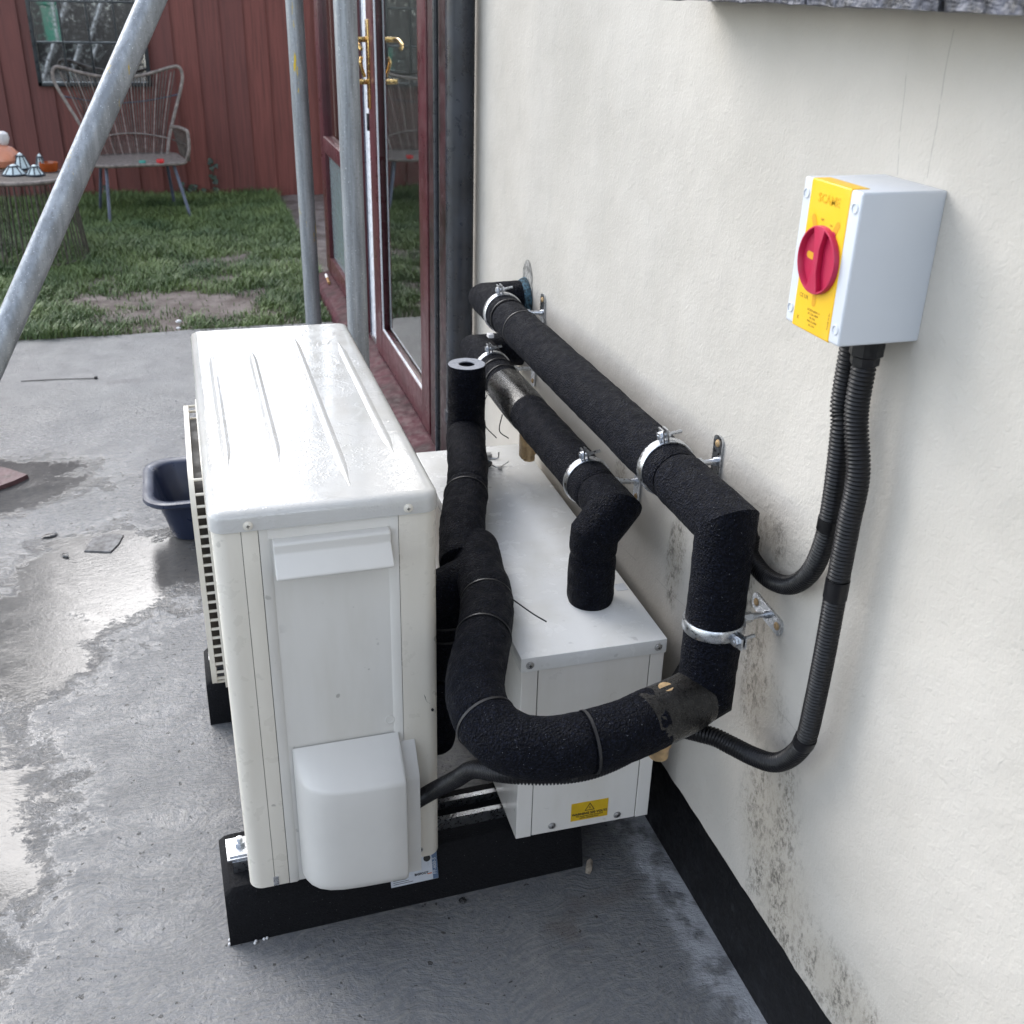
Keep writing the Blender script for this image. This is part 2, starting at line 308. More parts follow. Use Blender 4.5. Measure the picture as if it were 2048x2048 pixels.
# ------------------------------------------------------------------ geometry helpers
def V(*a): return Vector(a)
def rotz(v, t): c, s = math.cos(t), math.sin(t); return Vector((c*v[0]-s*v[1], s*v[0]+c*v[1], v[2]))
class MB:
    def __init__(s): s.v = []; s.f = []
    def add(s, vs, fs):
        n = len(s.v); s.v += [tuple(x) for x in vs]; s.f += [tuple(i+n for i in f) for f in fs]; return s
    def bm(s, x0, y0, z0, x1, y1, z1, bev=0.0, seg=2):
        if bev <= 0:
            vs = [(x, y, z) for z in (z0, z1) for y in (y0, y1) for x in (x0, x1)]
            return s.add(vs, [(0, 2, 3, 1), (4, 5, 7, 6), (0, 1, 5, 4), (2, 6, 7, 3), (0, 4, 6, 2), (1, 3, 7, 5)])
        b = bmesh.new(); bmesh.ops.create_cube(b, size=1)
        for q in b.verts: q.co = ((x0+x1)/2+q.co.x*(x1-x0), (y0+y1)/2+q.co.y*(y1-y0), (z0+z1)/2+q.co.z*(z1-z0))
        bmesh.ops.bevel(b, geom=list(b.edges), offset=min(bev, .49*min(abs(x1-x0), abs(y1-y0), abs(z1-z0))), segments=seg, affect='EDGES', profile=.6)
        return s.take(b)
    def take(s, b):
        b.verts.ensure_lookup_table(); b.verts.index_update()
        s.add([q.co.copy() for q in b.verts], [tuple(q.index for q in f.verts) for f in b.faces]); b.free(); return s
    def prism(s, poly, axis, a, c, bev=0.0, seg=2):
        """poly in the plane perpendicular to axis ('x': (y,z), 'y': (x,z), 'z': (x,y)), from a to c"""
        mk = {'x': lambda p, t: (t, p[0], p[1]), 'y': lambda p, t: (p[0], t, p[1]), 'z': lambda p, t: (p[0], p[1], t)}[axis]
        b = bmesh.new(); lo = [b.verts.new(mk(p, a)) for p in poly]; hi = [b.verts.new(mk(p, c)) for p in poly]; n = len(poly)
        b.faces.new(lo); b.faces.new(hi)
        for i in range(n): b.faces.new((lo[i], lo[(i+1) % n], hi[(i+1) % n], hi[i]))
        bmesh.ops.recalc_face_normals(b, faces=list(b.faces))
        if bev: bmesh.ops.bevel(b, geom=[e for e in b.edges if e.calc_face_angle(0) > .5], offset=bev, segments=seg, affect='EDGES', profile=.6)
        return s.take(b)
    def tube(s, pts, r, seg=12, mitre=False, cap=True, jit=0.0, sq=None, jsc=60):
        pts = [Vector(p) for p in pts]; n = len(pts)
        if not hasattr(r, '__len__'): r = [r]*n
        d0 = (pts[1]-pts[0]).normalized(); up = Vector((0, 0, 1)) if abs(d0.z) < .9 else Vector((1, 0, 0))
        a = d0.cross(up).normalized(); c = d0.cross(a).normalized(); prev = d0; base = len(s.v); vs = []
        for i in range(n):
            din = (pts[i]-pts[i-1]).normalized() if i else d0
            dout = (pts[i+1]-pts[i]).normalized() if i < n-1 else din
            if i:
                q = prev.rotation_difference(din); a = q @ a; c = q @ c; prev = din
            t = (din+dout); t = t.normalized() if t.length > 1e-6 else din
            for k in range(seg):
                th = 2*PI*k/seg; o = (a*math.cos(th)+c*math.sin(th))*r[i]
                if sq: o = a*math.cos(th)*sq[0]+c*math.sin(th)*sq[1]
                den = din.dot(t); o = o + din*(-(o.dot(t))/den) if (mitre or True) and abs(den) > .3 else o
                p = pts[i]+o
                if jit: p = p + o.normalized()*jit*(noise.noise(p*jsc)+.6*noise.noise(p*jsc*3.1)+1.6*noise.noise(p*jsc*.3))
                vs.append(p)
            # after a corner the frame follows the outgoing direction at next step
        fs = [(i*seg+k, i*seg+(k+1) % seg, (i+1)*seg+(k+1) % seg, (i+1)*seg+k) for i in range(n-1) for k in range(seg)]
        if cap: fs += [tuple(range(seg))[::-1], tuple((n-1)*seg+k for k in range(seg))]
        return s.add(vs, fs)
    def lathe(s, prof, origin, axis=(0, 0, 1), seg=24):
        """prof = [(radius, height)...] around axis at origin"""
        ax = Vector(axis).normalized(); up = Vector((0, 0, 1)) if abs(ax.z) < .9 else Vector((1, 0, 0))
        a = ax.cross(up).normalized(); c = ax.cross(a); o = Vector(origin); vs = []
        for r_, h in prof:
            for k in range(seg): vs.append(o+ax*h+(a*math.cos(2*PI*k/seg)+c*math.sin(2*PI*k/seg))*max(r_, 1e-5))
        n = len(prof)
        fs = [(i*seg+k, i*seg+(k+1) % seg, (i+1)*seg+(k+1) % seg, (i+1)*seg+k) for i in range(n-1) for k in range(seg)]
        fs += [tuple(range(seg))[::-1], tuple((n-1)*seg+k for k in range(seg))]
        return s.add(vs, fs)

ROOTLOC = {}
def tag(o, label=None, cat=None, group=None, kind=None):
    if label: o['label'] = label
    if cat: o['category'] = cat
    if group: o['group'] = group
    if kind: o['kind'] = kind
    return o
def thing(name, label, cat, loc=(0, 0, 0), group=None, rz=0.0):
    o = bpy.data.objects.new(name, None); C.objects.link(o); o.empty_display_size = .05
    o.location = rotz(loc, rz); o.rotation_euler = (0, 0, rz); ROOTLOC[o.name] = Vector(loc)
    return tag(o, label, cat, group)
def mesh(name, mb, m, smooth=False, off=Vector((0, 0, 0))):
    me = bpy.data.meshes.new(name); me.from_pydata([(x-off.x, y-off.y, z-off.z) for x, y, z in mb.v], [], mb.f)
    bb = bmesh.new(); bb.from_mesh(me); bmesh.ops.recalc_face_normals(bb, faces=list(bb.faces)); bb.to_mesh(me); bb.free()
    me.materials.append(MAT[m] if isinstance(m, str) else m)
    if smooth:
        for p in me.polygons: p.use_smooth = True
        if smooth != 'all': me.set_sharp_from_angle(angle=math.radians(38))
    return me
def obj(name, mb, m, parent=None, smooth=True, loc=None):
    """mesh given in scene coordinates; with a parent it takes the parent's origin"""
    if parent is not None: off = ROOTLOC[parent.name]
    else: off = Vector(loc) if loc is not None else Vector((0, 0, 0))
    o = bpy.data.objects.new(name, mesh(name, mb, m, smooth, off)); C.objects.link(o)
    if parent is not None: o.parent = parent
    else: o.location = off
    ROOTLOC[o.name] = off
    return o
def text(name, body, m, parent, origin, xdir, ydir, size, align='CENTER', depth=.0002, bold=0.0, squash=1.0):
    cu = bpy.data.curves.new(name, 'FONT'); cu.body = body; cu.size = size; cu.align_x = align; cu.extrude = depth; cu.offset = bold*size; cu.resolution_u = 2
    to = bpy.data.objects.new(name, cu); C.objects.link(to); dg = bpy.context.evaluated_depsgraph_get(); dg.update()
    me = bpy.data.meshes.new_from_object(to.evaluated_get(dg)); bpy.data.objects.remove(to)
    xd = Vector(xdir).normalized(); yd = Vector(ydir).normalized(); zd = xd.cross(yd); off = ROOTLOC[parent.name]
    for v in me.vertices: v.co = Vector(origin)+xd*v.co.x*squash+yd*v.co.y+zd*v.co.z-off
    me.materials.clear(); me.materials.append(MAT[m])
    o = bpy.data.objects.new(name, me); C.objects.link(o); o.parent = parent; ROOTLOC[o.name] = off
    return o
def smoothpath(pts, n=8):
    """Catmull-Rom through the points"""
    P_ = [Vector(p) for p in pts]; P_ = [P_[0]*2-P_[1]]+P_+[P_[-1]*2-P_[-2]]; out = []
    for i in range(1, len(P_)-2):
        for k in range(n):
            t = k/n; a, b_, c, d = P_[i-1], P_[i], P_[i+1], P_[i+2]
            out.append(.5*((2*b_)+(c-a)*t+(2*a-5*b_+4*c-d)*t*t+(3*b_-a-3*c+d)*t**3))
    return out+[P_[-2]]
def resample(pts, step):
    pts = [Vector(p) for p in pts]; out = [pts[0]]; acc = 0
    for a, b_ in zip(pts, pts[1:]):
        L = (b_-a).length; t = step-acc
        while t <= L: out.append(a+(b_-a)*(t/L)); t += step
        acc = L-(t-step)
    if (out[-1]-pts[-1]).length > step*.3: out.append(pts[-1])
    return out
def rrect(x0, y0, x1, y1, r, n=6):
    out = []
    for cx, cy, a in ((x1-r, y1-r, 0), (x0+r, y1-r, PI/2), (x0+r, y0+r, PI), (x1-r, y0+r, 1.5*PI)):
        for k in range(n+1): t = a+PI/2*k/n; out.append((cx+r*math.cos(t), cy+r*math.sin(t)))
    return out
def frac(pts, a, b_):
    """sub-path between length fractions"""
    pts = [Vector(p) for p in pts]; L = [0]
    for p, q in zip(pts, pts[1:]): L.append(L[-1]+(q-p).length)
    T = L[-1]; a *= T; b_ *= T; out = []
    def at(s_):
        for i in range(len(pts)-1):
            if L[i+1] >= s_: return pts[i]+(pts[i+1]-pts[i])*((s_-L[i])/max(1e-9, L[i+1]-L[i]))
        return pts[-1]
    return [at(a)]+[p for p, l in zip(pts, L) if a < l < b_]+[at(b_)]

XW = .7765; DPC = .1736
# ------------------------------------------------------------------ setting: patio, lawn, ground
def slab():
    m = MB(); xs = np.linspace(-7, .79, 120)
    top = [(x, 3.444+.035*x*.3+.012*noise.noise(V(x*7, 1, 0))+.02*noise.noise(V(x*2.1, 5, 0)), 0) for x in xs]
    n = len(xs)
    vs = top+[(x, -7, 0) for x in xs]+[(p[0], p[1]+.004, -.09) for p in top]
    m.add(vs, [(i, n+i, n+i+1, i+1) for i in range(n-1)]+[(2*n+i, i, i+1, 2*n+i+1) for i in range(n-1)])
    return m
tag(obj('patio', slab(), 'concrete', None, False), kind='structure')
m = MB(); nx, ny = 70, 70
vs = []
for j in range(ny+1):
    for i in range(nx+1):
        x = -5+i*7.0/nx; y = 3.3+j*3.6/ny; e = min(1, max(0, (y-3.42)/.12))
        vs.append((x, y, -.035+.025*e+.03*noise.noise(V(x*1.3, y*1.3, 2))*e+.012*noise.noise(V(x*6, y*6, 0))*e))
m.add(vs, [(j*(nx+1)+i, j*(nx+1)+i+1, (j+1)*(nx+1)+i+1, (j+1)*(nx+1)+i) for j in range(ny) for i in range(nx)])
tag(obj('soil', m, 'soil', None, 'all'), kind='structure')
m = MB(); m.add([(-200, -200, -.12), (200, -200, -.12), (200, 200, -.12), (-200, 200, -.12)], [(0, 1, 2, 3)])
tag(obj('ground', m, 'far', None, False), kind='structure')

# grass: blades in tufts, thinner where the turf is worn
def grass():
    N = 250000
    x = rng.uniform(-2.2, .77, N); y = rng.uniform(3.40, 6.78, N)
    keep = np.zeros(N, bool); hh = np.zeros(N); tn = np.zeros(N); dz = np.zeros(N)
    for i in range(N):
        d = noise.noise(V(x[i]*2.6, y[i]*3.4, 3.3))+.6*noise.noise(V(x[i]*8, y[i]*9, 1.7))+.35*noise.noise(V(x[i]*21, y[i]*24, 4.1))
        sx = 1/(1+math.exp((x[i]+.35)*-9)); sx2 = 1/(1+math.exp((x[i]-.50)*-14))
        worn = .85*math.exp(-((y[i]-3.98)/.55)**2)*(.35+.65*sx)*(1-.75*sx2)
        e = d-worn+.86+.4*min(1, max(0, (y[i]-4.9)/.8))
        keep[i] = rng.random() < min(1, max(.02, e*1.2)) and y[i] > 3.435+.01*x[i]+.02*noise.noise(V(x[i]*9, 0, 0))
        hh[i] = min(1.25, max(.4, .6+e*.4)); tn[i] = .5+.75*noise.noise(V(x[i]*4, y[i]*4, 9))
    x, y, hh, tn = x[keep], y[keep], hh[keep], tn[keep]; n = len(x)
    h = (.022+.042*rng.random(n)**1.5)*hh*(1+.35*(y > 6.3)); a = rng.uniform(0, 2*PI, n); ln = rng.uniform(.3, 1.1, n)*h
    wd = .0014+.0012*rng.random(n); ca, sa = np.cos(a), np.sin(a)
    z0 = np.array([-.012+.03*noise.noise(V(p*1.3, q*1.3, 2)) for p, q in zip(x, y)])
    def pt(f, s_, hf): return np.stack([x+ca*ln*f-sa*wd*s_, y+sa*ln*f+ca*wd*s_, z0+h*hf], 1)
    v = np.stack([pt(0, -1, 0), pt(0, 1, 0), pt(.35, -.8, .62), pt(.35, .8, .62), pt(1, 0, .95)], 1).reshape(-1, 3)
    k = np.arange(n)*5
    quads = np.stack([k, k+1, k+3, k+2], 1); tris = np.stack([k+2, k+3, k+4], 1)
    me = bpy.data.meshes.new('lawn_grass')
    me.from_pydata(v.tolist(), [], quads.tolist()+tris.tolist())
    t = np.clip(np.repeat(tn*.6+rng.random(n)*.45-.05, 5), 0, 1)
    at = me.attributes.new('tone', 'FLOAT', 'POINT'); at.data.foreach_set('value', t.astype(np.float32))
    me.materials.append(MAT['grass']); o = bpy.data.objects.new('lawn_grass', me); C.objects.link(o)
    return tag(o, 'short patchy green lawn grass between patio and fence', 'grass', kind='stuff')
grass()

# ------------------------------------------------------------------ fence with separate boards
FY = 6.78
fe = thing('board_fence', 'dark red brown stained fence of tall upright boards behind the lawn', 'fence', (-1, FY, 0))
x = -4.2; i = 0
while x < 1.6:
    wd = .150+.012*random.random(); t = .012
    m = MB(); yo = .006*random.random()-.003
    # feather-edged board: thick edge overlaps the thin edge of its neighbour
    m.prism([(x, FY-.006+yo), (x+wd+.016, FY-.022+yo), (x+wd+.016, FY-.006+yo), (x, FY+.004+yo)], 'z', -.02+.02*random.random(), 1.86+.006*random.random())
    obj('board', m, 'fence', fe, False); x += wd; i += 1
m = MB()
for z in (.25, .95, 1.65): m.bm(-4.2, FY+.01, z, 1.6, FY+.06, z+.075)
obj('rail', m, 'fence', fe, False)

# mirror on the fence
mi = thing('garden_mirror', 'black framed window-style mirror with square panes hung on the fence', 'mirror', (-.35, FY-.03, .76))
mx0, mx1, mz0 = -.683, -.020, .752; mz1 = mz0+.025+4*.242
yf = FY-.045
for nm, q in (('frame', (mx0-.022, mz0-.022, mx0+.004, mz1)), ('frame', (mx1-.004, mz0-.022, mx1+.022, mz1)), ('frame', (mx0-.022, mz0-.022, mx1+.022, mz0+.004)), ('frame', (mx0-.022, mz1-.004, mx1+.022, mz1+.022))):
    m = MB(); m.bm(q[0], yf-.012-.001*len(nm), q[1], q[2], FY-.02, q[3], .003); obj(nm, m, 'frame', mi)
W4 = (mx1-mx0)/4
for k in range(1, 4):
    m = MB(); m.bm(mx0+k*W4-.006, yf-.008, mz0, mx0+k*W4+.006, yf+.006, mz1, .002); obj('glazing_bar', m, 'frame', mi)
    m = MB(); zz = mz0+k*.242; m.bm(mx0, yf-.010, zz-.006, mx1, yf+.004, zz+.006, .002); obj('glazing_bar', m, 'frame', mi)
for a in range(4):
    for c in range(4):
        m = MB(); x0, z0 = mx0+a*W4, mz0+c*.242; ti = random.uniform(-.0015, .0015)
        m.add([(x0, yf+.008+ti, z0), (x0+W4, yf+.008-ti, z0), (x0+W4, yf+.008-ti, z0+.242), (x0, yf+.008+ti, z0+.242), (x0, yf+.012, z0), (x0+W4, yf+.012, z0), (x0+W4, yf+.012, z0+.242), (x0, yf+.012, z0+.242)], [(0, 1, 2, 3), (4, 7, 6, 5), (0, 4, 5, 1), (1, 5, 6, 2), (2, 6, 7, 3), (3, 7, 4, 0)])
        obj('mirror_pane', m, 'mirror', mi, False)

# ------------------------------------------------------------------ house: rendered wall, plinth, slate sill, door set
ho = thing('house', 'cream rendered house wall with black base band and burgundy glazed doors', 'house', (XW, 1.0, 0))
def wallmesh():
    m = MB(); ys = np.linspace(-5, 1.60, 420); n = len(ys)
    bot = [DPC+.003*noise.noise(V(y*30, 0, 0))+.006*noise.noise(V(y*6, 4, 0)) for y in ys]
    vs = [(XW, y, z) for y, z in zip(ys, bot)]+[(XW, y, z+.010) for y, z in zip(ys, bot)]+[(XW, y, 3.0) for y in ys]+[(XW+.06, y, z) for y, z in zip(ys, bot)]
    f = []
    for i in range(n-1): f += [(i, n+i, n+i+1, i+1), (n+i, 2*n+i, 2*n+i+1, n+i+1), (3*n+i, i, i+1, 3*n+i+1)]
    return m.add(vs, f)
obj('wall', wallmesh(), 'stucco', ho, False)
m = MB(); m.bm(XW+.002, 1.60, 0, 1.3, 1.62, 3.0); m.bm(XW, 1.62, 2.12, 1.3, 4.25, 3.0); m.bm(XW+.07, 4.12, 0, 1.3, 4.4, 2.12); m.bm(XW+.06, -5, -.05, 1.3, 1.6, 3.0); obj('upper_wall', m, 'stucco', ho, False)
m = MB(); m.bm(XW+.009, -5, -.02, XW+.05, 1.60, DPC+.012); obj('base_band', m, 'bitumen', ho, False)
m = MB(); m.bm(.62, -5, 3.0, 2.5, 4.6, 3.12); obj('eaves', m, 'slate', ho, False)
# slate sill above the wall
ss = obj('sill_bed', MB().bm(XW-.02, -1.6, 1.385, XW+.02, .10, 1.41), 'mortar', ho, False)
y = .13; k = 0
while y > -1.6:
    wd = .165+.05*random.random(); m = MB(); b_ = bmesh.new(); bmesh.ops.create_cube(b_, size=1); bmesh.ops.subdivide_edges(b_, edges=list(b_.edges), cuts=7, use_grid_fill=True)
    pr = .088+.008*random.random(); zo = .002*random.random()
    for q in b_.verts:
        p = V(XW-pr/2+.02+q.co.x*(pr+.04), y-wd/2+q.co.y*(wd-.004), 1.3795+zo+q.co.z*.024)
        p += V(noise.noise(p*70), noise.noise(p*60+V(9, 0, 0)), noise.noise(p*55+V(0, 7, 0)))*.0028
        q.co = p
    m.take(b_); obj('slate', m, 'slate', ss, False); y -= wd; k += 1
# door set
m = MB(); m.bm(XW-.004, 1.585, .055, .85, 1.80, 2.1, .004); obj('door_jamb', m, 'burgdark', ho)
th = obj('threshold', MB().prism([(XW-.085, .0), (XW-.085, .035), (XW-.07, .055), (XW-.002, .075), (.86, .075), (.86, .0)], 'y', 1.60, 4.12, .004), 'sill', ho)
obj('door_track', MB().bm(XW+.006, 1.62, .075, XW+.014, 4.1, .092, .002), 'zinc', th)
dl = obj('door', MB().bm(XW-.006, 1.815, .085, XW+.045, 1.925, 2.06, .005).bm(XW-.006, 2.63, .085, XW+.045, 2.755, 2.06, .005).bm(XW-.004, 1.92, .085, XW+.043, 2.635, .195, .005).bm(XW-.004, 1.92, 1.96, XW+.043, 2.635, 2.06, .005), 'burg', ho)
obj('glass_pane', MB().bm(XW+.016, 1.915, .185, XW+.020, 2.64, 1.97), 'glass', dl, False)
obj('glazing_seal', MB().bm(XW-.001, 1.922, .193, XW+.004, 1.930, 1.96).bm(XW-.001, 1.93, .193, XW+.004, 2.63, .201).bm(XW-.001, 2.622, .2, XW+.004, 2.630, 1.96), 'white', dl, False)
obj('spacer_bar', MB().bm(XW+.028, 1.935, .2, XW+.032, 1.941, 1.96).bm(XW+.028, 2.60, .2, XW+.032, 2.606, 1.96), 'zinc', dl, False)
hd = MB()
for z in (1.205, 1.068):
    hd.bm(XW-.062, 2.712, z-.008, XW-.004, 2.728, z+.010, .003)
hd.bm(XW-.012, 2.698, .98, XW-.005, 2.742, 1.27, .003)
obj('lever_handle', hd, 'brass', dl)
obj('lever', MB().tube(smoothpath([(XW-.055, 2.72, 1.205), (XW-.062, 2.69, 1.207), (XW-.06, 2.62, 1.195), (XW-.05, 2.60, 1.18)]), .007, 8).tube(smoothpath([(XW-.03, 2.72, 1.15), (XW-.036, 2.715, 1.13), (XW-.022, 2.72, 1.085)]), .006, 8), 'brass', dl)
obj('lock_keep', MB().bm(XW-.012, 2.756, .90, XW+.002, 2.768, .96, .002), 'frame', dl)
wl = obj('inner_door_edge', MB().bm(XW+.004, 2.80, .10, XW+.05, 2.93, 2.06, .004).bm(XW+.0, 2.862, .10, XW+.02, 2.872, 2.06, .001), 'white', ho)
obj('weather_seal', MB().bm(XW-.002, 2.885, .10, XW+.01, 2.893, 2.06), 'leg', wl, False)
sw = obj('side_window', MB().bm(XW-.008, 2.95, .085, XW+.05, 3.05, 2.06, .005).bm(XW-.008, 3.99, .085, XW+.05, 4.12, 2.06, .005).bm(XW-.014, 3.045, .665, XW+.045, 3.995, .735, .008).bm(XW-.006, 3.045, .085, XW+.045, 3.995, .165, .005).bm(XW-.006, 3.045, 1.97, XW+.045, 3.995, 2.06, .005), 'burg', ho)
obj('obscure_pane', MB().bm(XW+.012, 3.04, .16, XW+.018, 4.0, .67), 'obscure', sw, False)
obj('glass_pane', MB().bm(XW+.012, 3.04, .73, XW+.016, 4.0, 1.98), 'glass', sw, False)
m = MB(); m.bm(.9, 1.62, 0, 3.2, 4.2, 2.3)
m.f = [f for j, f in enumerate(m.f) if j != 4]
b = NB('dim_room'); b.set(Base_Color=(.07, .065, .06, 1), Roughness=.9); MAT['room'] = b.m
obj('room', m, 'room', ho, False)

# downpipe beside the door
dp = thing('downpipe', 'dark grey round plastic downpipe beside the door frame', 'downpipe', (.735, 1.295, 0))
obj('pipe', MB().tube([(.735, 1.295, .02), (.735, 1.295, 1.0), (.735, 1.295, 2.95)], .034, 28), 'pipeblk', dp)
obj('pipe_clip', MB().tube([(.735, 1.295, .335), (.735, 1.295, .365)], .0385, 28).bm(.73, 1.26, .34, XW+.005, 1.33, .36), 'pipeblk', dp)
obj('hose', MB().tube([(.689, 1.345, .02), (.689, 1.345, .9), (.69, 1.345, 2.9)], .0075, 10), 'pipeblk', dp)

# ------------------------------------------------------------------ scaffold tubes
def scaffold(name, label, a, c, m_, plate=True):
    t = thing(name, label, 'scaffold tube', (a[0], a[1], 0), 'scaffold tubes')
    obj('tube', MB().tube([Vector(a)+(Vector(c)-Vector(a))*(k/12) for k in range(13)], .02415, 28), m_, t)
    obj('base_plate', MB().bm(a[0]-.075, a[1]-.075, 0.0005, a[0]+.075, a[1]+.075, .006, .002), 'galv', t)
    return t
ta, tb = bp(300, 8, d=1.93), bp(32, 618, d=1.93); dr = (ta-tb).normalized()
scaffold('scaffold_brace', 'leaning grey scaffold tube with yellow paint streaks crossing in front of the chair', tb-dr*(tb.z/dr.z)+dr*.004, ta+dr*1.6, 'scaff')
scaffold('scaffold_tube', 'thin upright grey scaffold tube standing left of the other, against the fence view', (.440, 1.95, .002), (.440-.006, 1.95, 3.6), 'scaff')
scaffold('scaffold_tube', 'bright galvanised upright scaffold tube directly in front of the white door edge', (.4475, 1.125, .002), (.4475, 1.125, 3.6), 'galv')

# ------------------------------------------------------------------ heat pump
TH = math.radians(-.2467)
ux0, ux1, uy0, uy1, uz0, uz1 = .0696, .3685, -.0195, .8106, .1199, .7657
hp = thing('heat_pump', 'cream outdoor heat pump unit with wet glossy lid standing on rubber feet', 'heat pump', (ux0, uy0, uz0), rz=TH)
ZL = .738
# perimeter, from the left side around the front to the right, then the back
def strip(path, z0, z1, th_, m, bev=0.0):
    """wall of thickness th_ along an open xy path whose outside is on the right hand"""
    pts = [Vector((p[0], p[1], 0)) for p in path]; inn = []
    for i, p in enumerate(pts):
        d = (pts[min(i+1, len(pts)-1)]-pts[max(i-1, 0)]).normalized(); inn.append(p+Vector((-d.y, d.x, 0))*th_)
    poly = [(p.x, p.y) for p in pts]+[(p.x, p.y) for p in reversed(inn)]
    return m.prism(poly, 'z', z0, z1)
R_ = .02
def corner(cx, cy, a0, a1, n=8): return [(cx+R_*math.cos(a0+(a1-a0)*k/n), cy+R_*math.sin(a0+(a1-a0)*k/n)) for k in range(n+1)]
obj('core', MB().bm(ux0+.010, uy0+.0045, uz0+.006, ux1-.010, uy1-.010, ZL+.004), 'core', hp, False)
obj('front_corner_panel', strip([(ux0, .30)]+corner(ux0+R_, uy0+R_, PI, 1.5*PI)+[(.1065, uy0)], uz0, ZL-.001, .003, MB()), 'cream', hp)
obj('trim_strip', MB().bm(.1072, uy0+.0003, uz0, .1283, uy0+.004, ZL-.001, .0006), 'cream', hp)
obj('corner_panel', strip([(.3140, uy0)]+corner(ux1-R_, uy0+R_, 1.5*PI, 2*PI)+[(ux1, .10)], uz0, ZL-.001, .003, MB()), 'cream', hp)
obj('rear_casing', strip([(ux1, .103)]+corner(ux1-R_, uy1-R_, 0, PI/2)+corner(ux0+R_, uy1-R_, PI/2, PI)+[(ux0, .303)], uz0, ZL-.001, .003, MB()), 'cream', hp)
sp = MB(); sp.bm(.1292, uy0+.0025, uz0, .3132, uy0+.006, ZL-.001)
sp.prism([(.1292, uy0), (.1400, uy0), (.1440, uy0+.0026), (.1292, uy0+.0026)], 'z', uz0, ZL-.001)
sp.prism([(.3132, uy0), (.3030, uy0), (.2990, uy0+.0026), (.3132, uy0+.0026)], 'z', uz0, ZL-.001)
sp.bm(.1400, uy0+.0002, .7215, .3030, uy0+.003, ZL-.0012)
spo = obj('service_panel', sp, 'panel', hp)
yh = uy0
hprof = [(yh+.003, .722), (yh-.010, .7195), (yh-.0125, .717), (yh-.0125, .704), (yh-.034, .6815), (yh-.0355, .679), (yh-.034, .676), (yh+.003, .6705)]
obj('grip_handle', MB().prism(hprof, 'x', .1455, .3010, .0022, 3), 'plastic', spo)
obj('screw_recess', MB().lathe([(.0075, 0), (.0078, .001), (.0062, .0014), (.0058, .0008), (.001, .0006)], (.2935, uy0+.0024, .3995), (0, -1, 0), 18), 'panel', spo)
# cable cover: bulging hood over the terminals
def cover():
    b_ = bmesh.new(); D = .068
    def plan(t):       # half profile from left edge round to right edge
        return t
    out = [(.1490, 0), (.1500, .010), (.1530, .025), (.1600, .040), (.1710, .052), (.1860, .060), (.205, .0645), (.235, .067), (.27, .068), (.300, .068), (.3035, .066), (.305, .062), (.3055, .0)]
    lv = [(.141, .82), (.1425, .90), (.147, .955), (.158, .99), (.18, 1.0), (.30, 1.0), (.3290, .992), (.3335, .975)]
    rows = []
    for z, sc in lv: rows.append([(x_, uy0-d_*sc, z + (0 if z < .3 else 0)) for x_, d_ in out])
    # sloping top: rises towards the panel
    for s_, zz in ((.945, .3362), (.90, .3385), (.5, .3555), (.06, .3735), (.0, .3765)): rows.append([(x_ if s_ > 0 else x_, uy0-d_*s_, zz) for x_, d_ in out])
    m_ = MB(); n_ = len(out)
    m_.add([p for r in rows for p in r], [(i*n_+k, i*n_+k+1, (i+1)*n_+k+1, (i+1)*n_+k) for i in range(len(rows)-1) for k in range(n_-1)]+[tuple(range(n_))])
    # flat side flange with sloping shoulder
    m_.prism([(uy0+.002, .360), (uy0-.004, .356), (uy0-.034, .318), (uy0-.036, .31), (uy0-.036, .128), (uy0+.002, .128)], 'x', .3052, .3300, .0015)
    return m_
obj('cable_cover', cover(), 'plastic', hp, True)
# lid with pressed ridges
bl = bmesh.new(); poly = rrect(ux0-.0025, uy0-.0035, ux1+.0025, uy1+.003, .022, 8)
lo = [bl.verts.new((x_, y_, ZL)) for x_, y_ in poly]
rowsL = [lo]
for ins, z in ((0, uz1-.011), (.0012, uz1-.006), (.0045, uz1-.0022), (.010, uz1-.0003), (.016, uz1)):
    pl = rrect(ux0-.0025+ins, uy0-.0035+ins, ux1+.0025-ins, uy1+.003-ins, max(.006, .022-ins), 8); rowsL.append([bl.verts.new((x_, y_, z)) for x_, y_ in pl])
for a, c in zip(rowsL, rowsL[1:]):
    for i in range(len(a)): bl.faces.new((a[i], a[(i+1) % len(a)], c[(i+1) % len(a)], c[i]))
bl.faces.new(rowsL[-1])
lm = MB().take(bl)
lid = obj('lid', lm, 'lid', hp, True)
for xr, ya, yb in ((.102, .12, .66), (.1722, .12, .67), (.2570, .02, .745), (.3353, .115, .68)):
    rm = MB(); n_ = 30
    for j in range(n_+1):
        t = j/n_; yy = ya+(yb-ya)*t; e = min(1, min(t, 1-t)*9); hgt_ = .0021*math.sin(e*PI/2)
        for q in (-1, -.75, -.4, 0, .4, .75, 1): rm.v.append((xr+q*.0085*max(.25, e), yy, uz1-.0002+hgt_*(math.cos(q*PI)*.5+.5)))
    rm.f += [(j*7+k, j*7+k+1, (j+1)*7+k+1, (j+1)*7+k) for j in range(n_) for k in range(6)]
    obj('pressed_ridge', rm, 'lid', lid, 'all')
def screw(parent, p, ax, r=.0055, m_='screw', nm='screw'):
    a = Vector(ax).normalized(); q = MB().lathe([(r*1.25, 0), (r*1.25, r*.16), (r, r*.2), (r*.92, r*.45), (r*.55, r*.62), (0, r*.66)], p, a, 16)
    s_ = obj(nm, q, m_, parent)
    return s_
